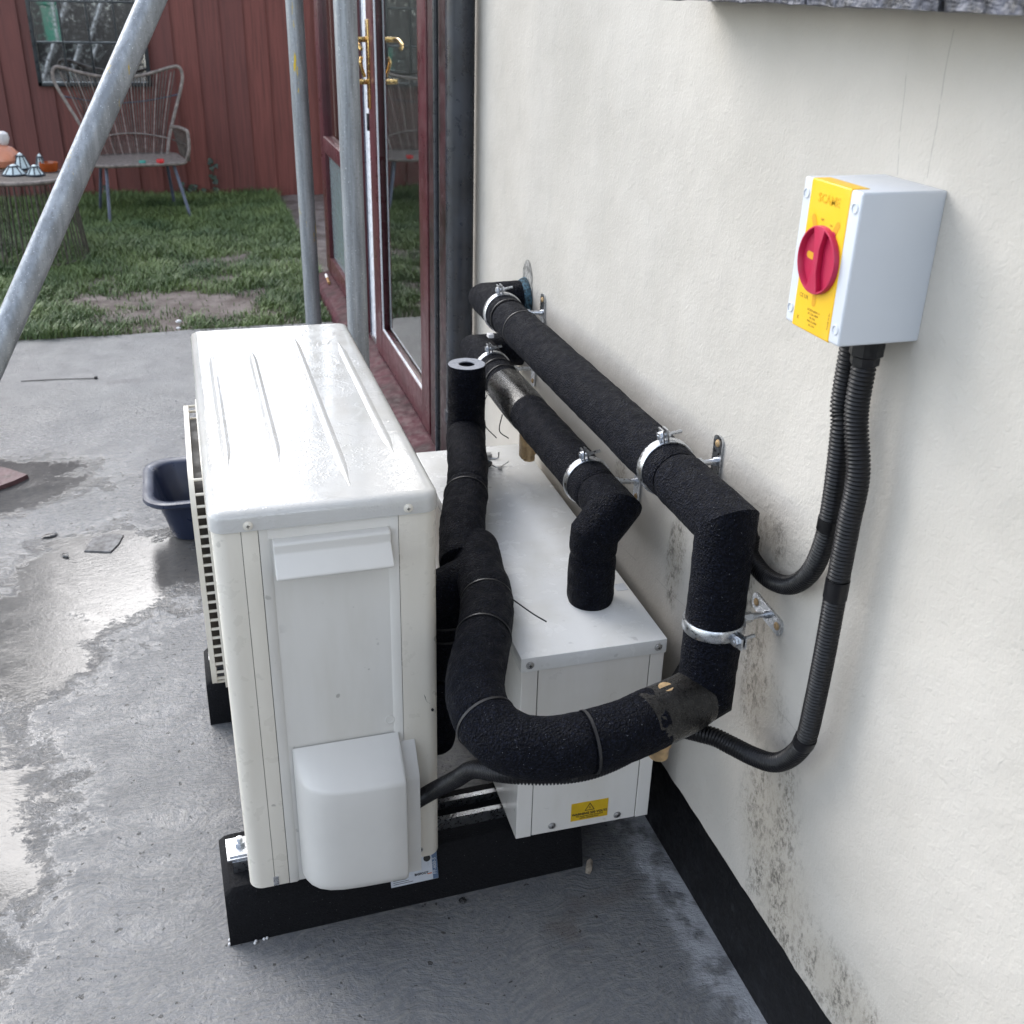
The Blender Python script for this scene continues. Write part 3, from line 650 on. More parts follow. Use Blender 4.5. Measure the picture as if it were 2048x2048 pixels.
def cross(parent, p, ax, r):
    a = Vector(ax).normalized(); u_ = a.cross(V(0, 0, 1)).normalized(); w_ = V(0, 0, 1); m_ = MB(); c = Vector(p)+a*r*.665
    for d, e in ((u_, w_), (w_, u_)):
        m_.add([c+d*r*.45+e*r*.11, c+d*r*.45-e*r*.11, c-d*r*.45-e*r*.11, c-d*r*.45+e*r*.11], [(0, 1, 2, 3)]); c = c+a*.0002
    obj('screw_slot', m_, 'dark', parent, False)
for q in ((.1165, uy0-.0035, .7465), (.3268, uy0-.0035, .7475)): screw(lid, q, (0, -1, 0), .0052, 'cream'); cross(lid, q, (0, -1, 0), .0052)
screw(hp, (.3345, uy0, .136), (0, -1, 0), .0045)
obj('drain_clip', MB().bm(.1045, uy0-.0008, .1205, .1125, uy0+.002, .138, .0005), 'zinc', hp, False)
# fan guard on the left side: rounded square basket of bars over the fan opening
gy, gz, GH = .53, .452, .206; xb, xo = ux0-.001, ux0-.028
def gloop(h, r, x_): return [V(x_, p, q) for p, q in rrect(gy-h, gz-h, gy+h, gz+h, r, 10)]
def gband(h0, r0, h1, r1, xa, xc, m_):
    L4 = [gloop(h0, r0, xa), gloop(h1, r1, xa), gloop(h1, r1, xc), gloop(h0, r0, xc)]; n_ = len(L4[0]); base = len(m_.v)
    for l in L4: m_.v += [tuple(p) for p in l]
    for a in range(4): m_.f += [(base+a*n_+k, base+a*n_+(k+1) % n_, base+((a+1) % 4)*n_+(k+1) % n_, base+((a+1) % 4)*n_+k) for k in range(n_)]
    return m_
fg = obj('fan_guard', gband(GH-.016, .055, GH+.010, .07, xb, xb-.005, MB()), 'cream', hp, True)
obj('guard_rim', gband(GH-.016, .045, GH, .06, xo, xo+.0085, MB()), 'cream', fg, True)
obj('fan_shroud', gband(GH-.030, .035, GH-.026, .04, xb, xo+.006, MB()), 'shroud', fg, True)  # ring added as dark backing behind the slots, coloured as shade
m = MB(); lp = gloop(GH-.016, .055, xb-.0006); m.add(lp, [tuple(range(len(lp)))]); obj('fan_opening_shade', m, 'dark', hp, False)  # flat dark sheet; shade of the fan interior put into its colour
obj('fan_hub', MB().lathe([(.05, 0), (.05, .012), (.04, .016), (0, .017)], (xb-.001, gy, gz), (-1, 0, 0), 24), 'core', hp)
z = gz-GH+.012
while z < gz+GH-.008:
    dz_ = abs(z-gz)-(GH-.06); hw = GH-.0015-(.06-math.sqrt(max(0, .06**2-dz_**2)) if dz_ > 0 else 0)
    obj('grille_bar', MB().tube([(xb-.001, gy-hw+.002, z), (xo+.0075, gy-hw+.0025, z), (xo+.0025, gy-hw+.009, z), (xo+.0025, gy+hw-.009, z), (xo+.0075, gy+hw-.0025, z), (xb-.001, gy+hw-.002, z)], .0026, 8), 'cream', fg)
    z += .0178
# wire guard over the coil on the wall side
cg = MB()
for z in (.71, .62, .53, .44, .35, .26): cg.tube([(ux1+.002, .28, z), (ux1+.011, .29, z), (ux1+.011, .78, z), (ux1+.002, .79, z)], .0017, 6)
for y in np.arange(.31, .79, .083): cg.tube([(ux1+.001, y, .722), (ux1+.0125, y, .718), (ux1+.0125, y, .25)], .0017, 6)
obj('coil_guard', cg, 'plastic', hp)
sc_ = MB()
for pts in ([(.3452, .438), (.3475, .432), (.3490, .424), (.3520, .421), (.3555, .4185), (.3535, .4195), (.3500, .4225), (.3480, .4265), (.3462, .433)], [(.3555, .4085), (.3580, .4105), (.3605, .4070), (.3590, .4035), (.3565, .4045)]):
    sc_.add([(x_, uy0-.0004, z_) for x_, z_ in pts], [tuple(range(len(pts)))])
obj('scuff_mark', sc_, 'rubtie', hp, False)
# ------------------------------------------------------------------ rubber feet with strut rail
def foot(label, loc, rz, front):
    x0, y0 = 0.0, 0.0
    t = thing('rubber_foot', label, 'rubber foot', (0, 0, 0), 'rubber support feet'); t.location = loc; t.rotation_euler = (0, 0, rz)
    prof = [(0, 0), (.004, .03), (.020, .088), (.027, .095), (.148, .095), (.156, .088), (.176, .03), (.18, 0)]
    m_ = MB(); b_ = bmesh.new(); n_ = 60
    rows = []
    for i in range(n_+1):
        t_ = i/n_; e = min(t_, 1-t_)*.6
        zs = 1.0 if e > .012 else .90+.10*math.sin(min(1, e/.012)*PI/2)
        rows.append([V(.6*t_, y_+(.0015*noise.noise(V(t_*40, y_*40, z_*40)) if z_ > 0 else 0), z_*zs) for y_, z_ in prof])
    m_.add([p for r in rows for p in r], [(i*8+k, i*8+(k+1) % 8, (i+1)*8+(k+1) % 8, (i+1)*8+k) for i in range(n_) for k in range(8)]+[tuple(range(8)), tuple(n_*8+k for k in range(8))])
    obj('foot_body', m_, 'rubber', t, True)
    r_ = MB(); a, c = .058, .110     # channel with inturned lips
    pr_ = [(a, .082), (c, .082), (c, .1165), (c-.010, .1165), (c-.010, .1135), (c-.003, .1135), (c-.003, .085), (a+.003, .085), (a+.003, .1135), (a+.010, .1135), (a+.010, .1165), (a, .1165)]
    r_.prism(pr_, 'x', .018, .585); rl = obj('strut_rail', r_, 'zinc', t, False)
    for xx in (.028, .20, .36, .46): obj('rail_slot', MB().bm(xx, .078, .0852, xx+.05, .09, .0856), 'dark', rl, False)
    for xx in ((.031,) if front else (.031,)):
        w_ = obj('square_washer', MB().bm(xx-.02, .060, .1168, xx+.02, .110, .1208, .001).bm(xx-.017, .064, .121, xx+.017, .106, .124, .001), 'zinc', t)
        obj('bolt', MB().lathe([(.0085, 0), (.0085, .008), (.005, .0085), (.005, .016), (0, .017)], (xx+.002, .087, .124), (0, 0, 1), 6), 'zinc', w_)
    return t
f1 = foot('black rubber foot under the near end of the heat pump, carrying a label', (.0290, -.0085, 0), math.radians(1.1), True)
foot('black rubber foot under the far end of the heat pump beside the plastic tub', (.0255, .577, 0), 0, False)
# label on the near foot (front slope)
fx = V(1, 0, 0); tl = Vector((.0, .016, .058)).normalized()
lo_ = V(.268, .0042, .030)
lb = obj('foot_label', MB(), 'paper', f1); C.objects.unlink(lb); bpy.data.objects.remove(lb)
def onfoot(x_, h_, lift=.0006): return V(.262+x_, .0040, .030)+tl*h_+V(0, -math.cos(.27), math.sin(.27))*lift
def quadplate(name, m_, par, f, x0, h0, x1, h1, lift):
    q = [f(x0, h0, lift), f(x1, h0, lift), f(x1, h1, lift), f(x0, h1, lift)]; q2 = [f(x0, h0, lift-.0008), f(x1, h0, lift-.0008), f(x1, h1, lift-.0008), f(x0, h1, lift-.0008)]
    return obj(name, MB().add(q+q2, [(0, 1, 2, 3), (4, 7, 6, 5), (0, 4, 5, 1), (1, 5, 6, 2), (2, 6, 7, 3), (3, 7, 4, 0)]), m_, par, False)
lb = quadplate('foot_label', 'paper', f1, onfoot, 0, 0.012, .080, .060, .0012)
quadplate('label_edge', 'blueink', lb, onfoot, .071, .0125, .0798, .0598, .0016)
text('label_code', 'FF-600-S', 'paper', lb, onfoot(.0775, .036, .0019), tl, (-1, 0, 0), .0085)
text('label_size', 'FF-600-S', 'ink', lb, onfoot(.0385, .034, .0016), (1, 0, 0), tl, .0075, bold=.03)
text('label_brand', 'BIGFOOT', 'ink', lb, onfoot(.052, .0245, .0016), (1, 0, 0), tl, .0055, bold=.03)
quadplate('label_swoosh', 'orange', lb, onfoot, .062, .023, .0695, .0245, .0017)
for j, L_ in enumerate((.022, .026, .033)): quadplate('label_line', 'ink', lb, onfoot, .004, .0225-j*.0033, .004+L_, .0232-j*.0033, .0016)
obj('label_seal', MB().lathe([(.006, 0), (.006, .0004), (0, .0005)], onfoot(.063, .052, .0016), tl.cross(V(1, 0, 0))*-1, 20), 'ink', lb, False)

# ------------------------------------------------------------------ hydraulic box against the wall
TB = math.radians(-1.03)
bx0, bx1, by0, by1, bz0, bz1 = .4928, .7242, -.0234, .7737, .1291, .483
hb = thing('hydraulic_box', 'low grey-white sheet metal box with yellow warning sticker between heat pump and wall', 'metal box', (bx0, by0, bz0), rz=TB)
obj('carcass', MB().bm(bx0+.003, by0+.003, bz0+.002, bx1-.003, by1-.003, bz1-.003), 'core', hb, False)
zs_ = bz1-.026
obj('side_panel', MB().bm(bx0, by0+.0005, bz0, bx0+.0028, by1, zs_+.002, .0006).bm(bx0+.0004, by0, bz0+.0004, bx0+.0255, by0+.003, zs_+.002, .0008), 'boxpaint', hb, False)
obj('side_panel', MB().bm(bx1-.0028, by0+.0005, bz0, bx1, by1, zs_+.002, .0006).bm(bx1-.0225, by0, bz0+.0004, bx1-.0004, by0+.003, zs_+.002, .0008), 'boxpaint', hb, False)
obj('rear_panel', MB().bm(bx0+.001, by1-.0028, bz0, bx1-.001, by1-.0002, zs_+.002, .0006), 'boxpaint', hb, False)
fp = obj('front_panel', MB().bm(bx0+.0270, by0+.0008, bz0+.001, bx1-.0240, by0+.003, zs_, .0008), 'boxpaint', hb, False)
bl_ = obj('lid', MB().bm(bx0-.002, by0-.0025, zs_+.0005, bx1+.002, by1+.002, bz1, .0022, 2), 'boxlid', hb)
for q in ((bx0+.012, by0-.0025, zs_+.013), (bx1-.0125, by0-.0025, zs_+.013)): screw(bl_, q, (0, -1, 0), .0052); cross(bl_, q, (0, -1, 0), .0052)
for q in ((.5545, by0+.0008, bz0+.014), (.6690, by0+.0008, bz0+.012)): screw(fp, q, (0, -1, 0), .0052); cross(fp, q, (0, -1, 0), .0052)
yl = by0+.0006
wx0, wx1, wz0, wz1 = .5865, .6510, .1445, .1815
ws = obj('warning_sticker', MB().bm(wx0, yl-.0003, wz0, wx1, yl+.0004, wz1), 'label', fp, False)
cx_ = (wx0+wx1)/2
def tri(cx, cz, r, y_, m_): return m_.add([(cx, y_, cz+r), (cx-r*.9, y_, cz-r*.62), (cx+r*.9, y_, cz-r*.62)], [(0, 1, 2)])
obj('hazard_triangle', tri(cx_, .1690, .0098, yl-.00055, MB()), 'ink', ws, False)
obj('triangle_field', tri(cx_, .1690, .0074, yl-.00075, MB()), 'label', ws, False)
obj('lightning_bolt', MB().add([(cx_+.0008, yl-.00095, .1740), (cx_-.0018, yl-.00095, .1688), (cx_+.0002, yl-.00095, .1690), (cx_-.0008, yl-.00095, .1650), (cx_+.0018, yl-.00095, .1700), (cx_, yl-.00095, .1698)], [(0, 1, 2, 5), (2, 3, 4, 5)]), 'ink', ws, False)
text('warning_text', 'WARNING 230 VOLTS', 'ink', ws, (cx_, yl-.0006, .1555), (1, 0, 0), (0, 0, 1), .0062, bold=.03)
text('warning_small_text', 'This equipment must be isolated', 'ink', ws, (cx_, yl-.0006, .1515), (1, 0, 0), (0, 0, 1), .0036)
text('warning_small_text', 'before removing cover', 'ink', ws, (cx_, yl-.0006, .1478), (1, 0, 0), (0, 0, 1), .0036)
obj('lid_sticker', MB().bm(.702, .128, bz1+.0001, .722, .150, bz1+.0005), 'paper', bl_, False)

# ------------------------------------------------------------------ insulated pipes
RP = .0385
def foam(parent, pts, r=RP, step=.006, nm='foam_sleeve', seg=40, jit=.0008, mitre=True):
    """foam sleeve along a polyline; corner points stay as cut mitres"""
    P_ = [Vector(p) for p in pts]; out = []
    for a, b_ in zip(P_, P_[1:]):
        n_ = max(1, int((b_-a).length/step))
        out += [a+(b_-a)*(k/n_) for k in range(n_)]
    out.append(P_[-1])
    rr = [r]*len(out); rr[0] = r-.0025; rr[-1] = r-.0025
    if len(out) > 4: rr[1] = r-.0006; rr[-2] = r-.0006
    return obj(nm, MB().tube(out, rr, seg, jit=jit), 'foam', parent, True)
def tie(parent, p, d, r=RP, glint=None, w_=.0019):
    d = Vector(d).normalized(); p = Vector(p); up = V(0, 0, 1) if abs(d.z) < .9 else V(1, 0, 0); a = d.cross(up).normalized(); c = d.cross(a)
    m_ = MB(); n_ = 36
    for dd, rr in ((-w_, r), (-w_, r+.0012), (w_, r+.0012), (w_, r)): m_.v += [tuple(p+d*dd+(a*math.cos(2*PI*k/n_)+c*math.sin(2*PI*k/n_))*rr) for k in range(n_)]
    for q in range(4): m_.f += [(q*n_+k, q*n_+(k+1) % n_, ((q+1) % 4)*n_+(k+1) % n_, ((q+1) % 4)*n_+k) for k in range(n_)]
    o_ = obj('cable_tie', m_, 'rubtie', parent)
    return o_
# upper run along the wall, down the near end and looping in front of the box
up_ = thing('insulated_pipe', 'black foam insulated pipe running high along the wall, down and round in a loop', 'insulated pipe', (.695, .3, .7))
XA, ZA, YB = .695, .775, -.222
foam(up_, [(XW+.01, .872, ZA), (XA, .872, ZA), (XA, .735, ZA)])
foam(up_, [(XA, .734, ZA), (XA, .645, ZA)], RP-.0012)
foam(up_, [(XA, .6435, ZA), (XA, -.075, ZA)], RP+.0006)
foam(up_, [(XA, -.077, ZA), (XA, YB, ZA), (XA, YB, .5165), (.655, YB-.017, .5165)])
tape = obj('tape_collar', MB().tube([(.676, YB-.008, .5165), (.655, YB-.018, .5165), (.615, YB-.031, .5165), (.585, YB-.0395, .5155)], [RP+.0012, RP+.002, RP+.0022, RP+.0014], 40, jit=.0004), 'tape', up_)
loop = smoothpath([(.6130, -.2535, .5165), (.560, -.2665, .512), (.500, -.272, .508), (.445, -.266, .506), (.405, -.245, .511), (.385, -.205, .519), (.388, -.150, .524), (.408, -.090, .525), (.436, -.020, .522), (.462, .055, .517), (.478, .120, .515), (.482, .165, .514)], 10)
RL = .0405
for a, c in ((0, .17), (.172, .40), (.402, .70), (.702, .875), (.877, 1.0)): foam(up_, frac(loop, a, c), RL+.0008*random.random())
for fr in (.171, .401, .701, .876):
    q = frac(loop, fr-.004, fr+.004); tie(up_, q[0], q[-1]-q[0], RL+.0003)
for fr, th0 in ((.70, 2.0), (.876, 2.0)):
    pass
for yy in (.735, .645): tie(up_, (XA, yy, ZA), (0, 1, 0), RP-.0004)
obj('pull_tag', MB().bm(XA-.052, .700, ZA-.030, XA-.040, .716, ZA-.022, .002), 'shell', up_)
obj('wall_sealant', MB().lathe([(.0395, 0), (.046, .004), (.043, .012), (.039, .017)], (XW+.001, .872, ZA), (-1, 0, 0), 26), 'bluefoam', up_)
va = obj('antifreeze_valve', MB().lathe([(.0135, 0), (.0135, .016), (.016, .02), (.016, .10), (.010, .106), (.010, .114), (0, .114)], (.621, -.2475, .443), (0, 0, 1), 16), 'valve', up_)
# patched mortar round the hole
# lower run
lo_p = thing('insulated_pipe', 'black foam insulated pipe lower on the wall, elbowing down onto the metal box lid', 'insulated pipe', (.68, .5, .6))
XE, ZE = .682, .640
foam(lo_p, [(XW+.01, .905, ZE+.012), (XE, .905, ZE+.012), (XE, .76, ZE+.004)], RP-.001)
foam(lo_p, [(XE, .758, ZE+.004), (XE, .672, ZE)], RP-.0008)
obj('tape_band', MB().tube([(XE, .705, ZE+.002), (XE, .70, ZE+.001), (XE, .60, ZE), (XE, .545, ZE), (XE, .540, ZE)], [RP, RP+.0012, RP+.0018, RP+.0012, RP], 40, jit=.0006), 'tape', lo_p)
foam(lo_p, [(XE, .670, ZE), (XE, .172, ZE)], RP)
foam(lo_p, [(XE, .170, ZE), (XE, .108, ZE), (.650, .099, .606), (.650, .101, .5705)], RP)
foam(lo_p, [(.650, .101, .570), (.650, .101, bz1+.0005)], RP-.0003)
tie(lo_p, (XE, .72, ZE+.002), (0, 1, 0), RP+.0005); tie(lo_p, (XE, .758, ZE+.004), (0, 1, 0), RP)
obj('tie_tail', MB().tube(smoothpath([(XE-.036, .715, ZE-.02), (XE-.050, .70, ZE-.045), (XE-.048, .685, ZE-.075), (XE-.030, .66, ZE-.095)]), .0011, 6).tube(smoothpath([(XE-.037, .60, ZE-.02), (XE-.045, .59, ZE-.05), (XE-.03, .575, ZE-.062)]), .0011, 6), 'rubtie', lo_p)
obj('antifreeze_valve', MB().lathe([(.012, 0), (.012, .012), (.015, .015), (.015, .075), (0, .075)], (.690, .560, .535), (0, 0, 1), 14).bm(.672, .549, .541, .681, .571, .60, .002), 'valve', lo_p)
# open-ended stub and tee behind the heat pump
st = thing('insulated_pipe', 'black foam pipe stub with open grey cut end standing between heat pump and box', 'insulated pipe', (.57, .6, .48))
TX, TY = .588, .662
def openend(parent, x_, y_, z0, z1):
    n_ = 40; m_ = MB(); zz = np.linspace(z0, z1, 40)
    m_.tube([(x_, y_, float(z)) for z in zz], RP-.0009, n_, cap=False, jit=.0008)
    o_ = obj('foam_sleeve', m_, 'foam', parent, True)
    f_ = MB(); rr = [(RP-.0012, -.001), (RP-.0022, .0004), (.0165, .0), (.0160, -.002), (.0155, -.05), (0, -.05)]
    v_ = MB().lathe(rr[:4], (x_, y_, z1), (0, 0, 1), n_); v_.f = v_.f[:-2]
    obj('cut_end', v_, 'foamcut', o_, True)
    v2 = MB().lathe(rr[3:], (x_, y_, z1), (0, 0, 1), 24); v2.f = v2.f[:-2]; obj('bore', v2, 'foam', o_, True)
openend(st, TX, TY, .545, .7085)
foam(st, [(TX, TY, .49), (TX, TY, .592), ], RP+.001)
foam(st, [(.579, .640, .565), (.553, .515, .556), (.528, .428, .548)], RP)
foam(st, [(.5275, .4265, .548), (.492, .320, .537), (.464, .215, .512)], RP+.0012)
foam(st, [(.498, .262, .5165), (.482, .165, .514), (.476, .112, .514)], RP+.003)
foam(st, [(.482, .175, .512), (.432, .180, .488), (.374, .183, .462)], RP+.0015)
foam(st, [(.425, .186, .470), (.418, .188, .33)], RP+.001)
foam(st, [(.418, .188, .325), (.414, .20, .235), (.414, .21, .16)], RP-.002)
for q, d in (((.4275, .1835, .405), (0, .1, 1)), ((.4275, .185, .43), (0, .1, 1))): tie(st, q, d, RP+.0017)
tie(st, (.520, .405, .546), (-.3, -1, -.1), RP+.0012)
obj('flexible_tail', MB().tube(smoothpath([(.497, .085, .528), (.512, .055, .524), (.530, .030, .516), (.548, .022, .505)]), .0012, 6), 'rubtie', st)

# clamps: ring, ears with bolt, rod and wall plate
def clamp(label, c, ax, r, wall, ear):
    c = Vector(c); ax = Vector(ax).normalized(); wl_ = Vector((wall[0], wall[1], wall[2]))
    t = thing('pipe_clamp', label, 'pipe clamp', c, 'galvanised pipe clamps')
    up = V(0, 0, 1) if abs(ax.z) < .9 else V(0, 1, 0); a = ax.cross(up).normalized(); b_ = ax.cross(a); m_ = MB(); n_ = 48
    prof_ = [(-.0085, r+.0002), (-.0085, r+.0018), (-.0055, r+.0034), (.0055, r+.0034), (.0085, r+.0018), (.0085, r+.0002)]
    for dd, rr in prof_: m_.v += [tuple(c+ax*dd+(a*math.cos(2*PI*k/n_)+b_*math.sin(2*PI*k/n_))*rr) for k in range(n_)]
    q = len(prof_)
    for s_ in range(q): m_.f += [(s_*n_+k, s_*n_+(k+1) % n_, ((s_+1) % q)*n_+(k+1) % n_, ((s_+1) % q)*n_+k) for k in range(n_)]
    obj('ring', m_, 'zinc', t)
    e = Vector(ear).normalized(); side = ax.cross(e).normalized(); ec = c+e*(r+.010)
    def obox(cen, hx, hy, hz, dx, dy, dz): return MB().add([cen+dx*hx*i+dy*hy*j+dz*hz*k for k in (-1, 1) for j in (-1, 1) for i in (-1, 1)], [(0, 2, 3, 1), (4, 5, 7, 6), (0, 1, 5, 4), (2, 6, 7, 3), (0, 4, 6, 2), (1, 3, 7, 5)])
    for s_ in (-1, 1): obj('ear', obox(ec+side*.0032*s_, .0013, .0105, .0082, side, e, ax), 'zinc', t, False)
    obj('clamp_bolt', MB().tube([ec-side*.010, ec+side*.027], .0026, 10).lathe([(.0062, 0), (.0062, .004), (0, .0046)], ec-side*.0048, -side, 6).lathe([(.0055, 0), (.0055, .004), (.002, .004)], ec+side*.0046, side, 6), 'zinc', t)
    wd_ = (wl_-c).normalized()
    obj('rod', MB().tube([c+wd_*(r+.001), wl_-wd_*.001], .0046, 12).lathe([(.0075, 0), (.0075, .014), (.005, .0145)], c+wd_*(r+.003), wd_, 6).lathe([(.0062, 0), (.0062, .005), (.004, .005)], wl_-wd_*.0035, -wd_, 12), 'zinc', t)
    return t, wl_
def plate(t, wl_, d):
    d = Vector(d).normalized(); s_ = Vector((1, 0, 0)).cross(d); n_ = V(-1, 0, 0); ho_ = MB(); L_, w_ = .040, .0125
    pts = []
    for k in range(9): th_ = -PI/2+PI*k/8; pts.append((L_-.008+.008*math.cos(th_), (w_)*math.sin(th_)))
    for k in range(9): th_ = PI/2+PI*k/8; pts.append((-L_+.008+.008*math.cos(th_), (w_)*math.sin(th_)))
    lo2 = [wl_+n_*.0004+d*p+s_*q for p, q in pts]; hi2 = [wl_+n_*.0036+d*p+s_*q for p, q in pts]; k_ = len(pts)
    ho_.add(lo2+hi2, [tuple(range(k_)), tuple(range(2*k_-1, k_-1, -1))]+[(i, (i+1) % k_, k_+(i+1) % k_, k_+i) for i in range(k_)])
    po = obj('wall_plate', ho_, 'zinc', t, False)
    for q in (-.028, .028): screw(po, wl_+n_*.0036+d*q, (-1, 0, 0), .0045, 'valve')
t, wl_ = clamp('galvanised pipe clamp on the upper pipe near its near elbow', (XA, -.037, ZA), (0, 1, 0), RP+.0006, (XW, -.037, ZA), (-.16, 0, 1)); plate(t, wl_, (0, 0, 1))
t, wl_ = clamp('galvanised pipe clamp on the upper pipe by its far wall elbow', (XA, .775, ZA), (0, 1, 0), RP, (XW, .755, ZA), (-.16, 0, 1)); plate(t, wl_, (0, 0, 1))
t, wl_ = clamp('galvanised pipe clamp on the lower pipe just before its downward elbow', (XE, .222, ZE), (0, 1, 0), RP, (XW, .222, ZE-.012), (-.16, 0, 1)); plate(t, wl_, (0, 0, 1))
t, wl_ = clamp('galvanised pipe clamp on the lower pipe behind the open foam stub', (XE, .80, ZE+.004), (0, 1, 0), RP-.001, (XW, .80, ZE), (-.16, 0, 1)); plate(t, wl_, (0, 0, 1))
t, wl_ = clamp('galvanised pipe clamp round the vertical drop of the upper pipe', (XA, YB, .628), (0, .05, 1), RP, (XW, YB, .630), (.25, -1, 0)); plate(t, wl_, (0, 1, .08))
# patch of mortar on the wall above the pipe hole
m = MB(); pts_ = []
for k in range(26):
    a = 2*PI*k/26; r_ = (.058+.010*noise.noise(V(math.cos(a)*2, math.sin(a)*2, 0)))*(1.25 if math.sin(a) > .5 else 1); pts_.append((XW-.0012, .868+r_*.85*math.cos(a)*.75, ZA+.012+r_*math.sin(a)))
m.add([(XW-.003, .87, ZA+.01)]+pts_, [(0, 1+k, 1+(k+1) % 26) for k in range(26)]); obj('mortar_patch', m, 'mortar', ho, False)

# spring clips lying on the box lid
def clip(label, pts, extra):
    t = thing('spring_clip', label, 'clip', (pts[0][0], pts[0][1], bz1), 'spring clips on the box lid')
    obj('wire', MB().tube(smoothpath(pts, 5), .0016, 6), 'screw', t); obj('tab', MB().bm(*extra), 'screw', t, False); return t
zc = bz1+.003
clip('small steel spring clip lying flat on the box lid beside the foam stub', [(.632, .690, zc+.004), (.645, .695, zc), (.664, .690, zc), (.668, .694, zc+.012)], (.640, .700, bz1+.0005, .655, .712, zc+.006))
cl = clip('small steel spring clip with black and blue ends lying nearest on the box lid', [(.640, .650, zc+.004), (.652, .642, zc), (.668, .655, zc), (.676, .650, zc+.008)], (.650, .635, bz1+.0005, .657, .642, zc+.004))
obj('sleeve', MB().tube([(.626, .676, zc+.006), (.638, .654, zc+.004)], .006, 10), 'rubtie', cl); obj('collar', MB().tube([(.6345, .660, zc+.0045), (.6375, .655, zc+.004)], .0068, 10), 'bluefoam', cl)

# ------------------------------------------------------------------ isolator and conduits
iy0, iy1, iz0, iz1, ix = -.410, -.308, 1.065, 1.2135, .684
iso_ = thing('isolator_switch', 'grey wall-mounted isolator box with yellow face and red rotary knob', 'switch', (XW, (iy0+iy1)/2, iz0))
bw = .0215
fc = obj('housing', MB().bm(ix, iy0, iz0, XW+.001, iy1, iz1, .0028, 3), 'abs', iso_)
yb_ = obj('yellow_band', MB().bm(ix-.0007, iy0+.0175, iz0-.0007, ix+.0200, iy1-.0145, iz1+.0007, .0018, 3), 'yellow', iso_)
for yy in (iy0+.0088, iy1-.0072):
    for zz in (iz0+.0155, iz1-.0155):
        obj('screw_hole', MB().lathe([(.0052, 0), (.0052, .0010), (.0043, .0013), (.0040, -.002), (0, -.002)], (ix+.0002, yy, zz), (-1, 0, 0), 20), 'abs', fc)
yc, zc2 = (iy0+iy1)/2+.0015, 1.1395
def lobe(ang, r0, r1, m_, wd_=.0036, x_=None):
    d = V(0, math.sin(ang), math.cos(ang)); s_ = V(0, math.cos(ang), -math.sin(ang)); x_ = ix-.0010 if x_ is None else x_; pts = []
    for k in range(9): t_ = -PI/2+PI*k/8; pts.append(V(x_, yc, zc2)+d*(r1-wd_+wd_*math.cos(t_))+s_*(wd_*math.sin(t_)))
    pts += [V(x_, yc, zc2)+d*r0+s_*wd_, V(x_, yc, zc2)+d*r0-s_*wd_]
    m_.add(pts, [tuple(range(len(pts)))]); return m_
b_ = NB('yellow_recess_shade'); b_.set(Base_Color=(.60, .30, .008, 1), Roughness=.5); MAT['recess'] = b_.m  # slots are flat patches, their shade put into a darker yellow
for ang in (.52, -.52, PI): obj('padlock_slot', lobe(ang, .030, .0475, MB()), 'recess', yb_, False)
kn = obj('knob', MB().lathe([(.0338, 0), (.0338, .0045), (.0332, .0056), (.0318, .0058), (.0312, .0048), (.0300, -.0002), (0, -.0002)], (ix-.0008, yc, zc2), (-1, 0, 0), 56), 'red', iso_)
gp = MB()
pr_ = [(-.0318, -.0100), (-.026, -.0085), (-.012, -.0044), (.012, -.0044), (.026, -.0085), (.0318, -.0100), (.0318, .0100), (.026, .0085), (.012, .0044), (-.012, .0044), (-.026, .0085), (-.0318, .0100)]
gp.prism([(yc+q, zc2+p) for p, q in pr_], 'x', ix-.0068, ix-.0008, .0008); obj('grip', gp, 'red', kn)
obj('red_pointer', lobe(-.55, .030, .036, MB(), .0040, ix-.0014), 'red', kn, False)
obj('lock_slot', lobe(1.5, .0035, .0245, MB(), .0036, ix-.0012), 'recess', kn, False)
# lettering runs along -Y when seen from the patio
text('maker_emboss', 'SCAME', 'emboss', yb_, (ix-.0007, yc, iz1-.0195), (0, -1, 0), (0, 0, 1), .0125, bold=.02, depth=.0004)
text('off_mark', 'OFF', 'inkfaint', yb_, (ix-.0007, yc+.006, zc2+.0375), (0, -1, 0), (0, 0, 1), .0035)
text('on_mark', 'ON', 'inkfaint', yb_, (ix-.0007, yc-.010, zc2+.0345), (0, -1, 0), (0, 0, 1), .0035)
text('ce_mark', 'CE UK', 'inkfaint', yb_, (ix-.0007, yc+.019, zc2-.043), (0, -1, 0), (0, 0, 1), .0062)
for j, s_ in enumerate(('IEC/EN 60947-3', 'AC-23A 400V', 'Ith 25A', 'IP66 Ui 690V', 'AC-21A')):
    text('rating_text', s_, 'inkfaint', yb_, (ix-.0007, yc-.002, iz0+.0215-j*.0038), (0, -1, 0), (0, 0, 1), .0034)
text('bin_mark', 'X', 'inkfaint', yb_, (ix-.0007, yc+.025, iz0+.008), (0, -1, 0), (0, 0, 1), .006)
text('side_text', 'MADE IN EU', 'inkfaint', yb_, (ix-.0007, yc-.0315, iz0+.02), (0, 0, 1), (0, 1, 0), .0032)

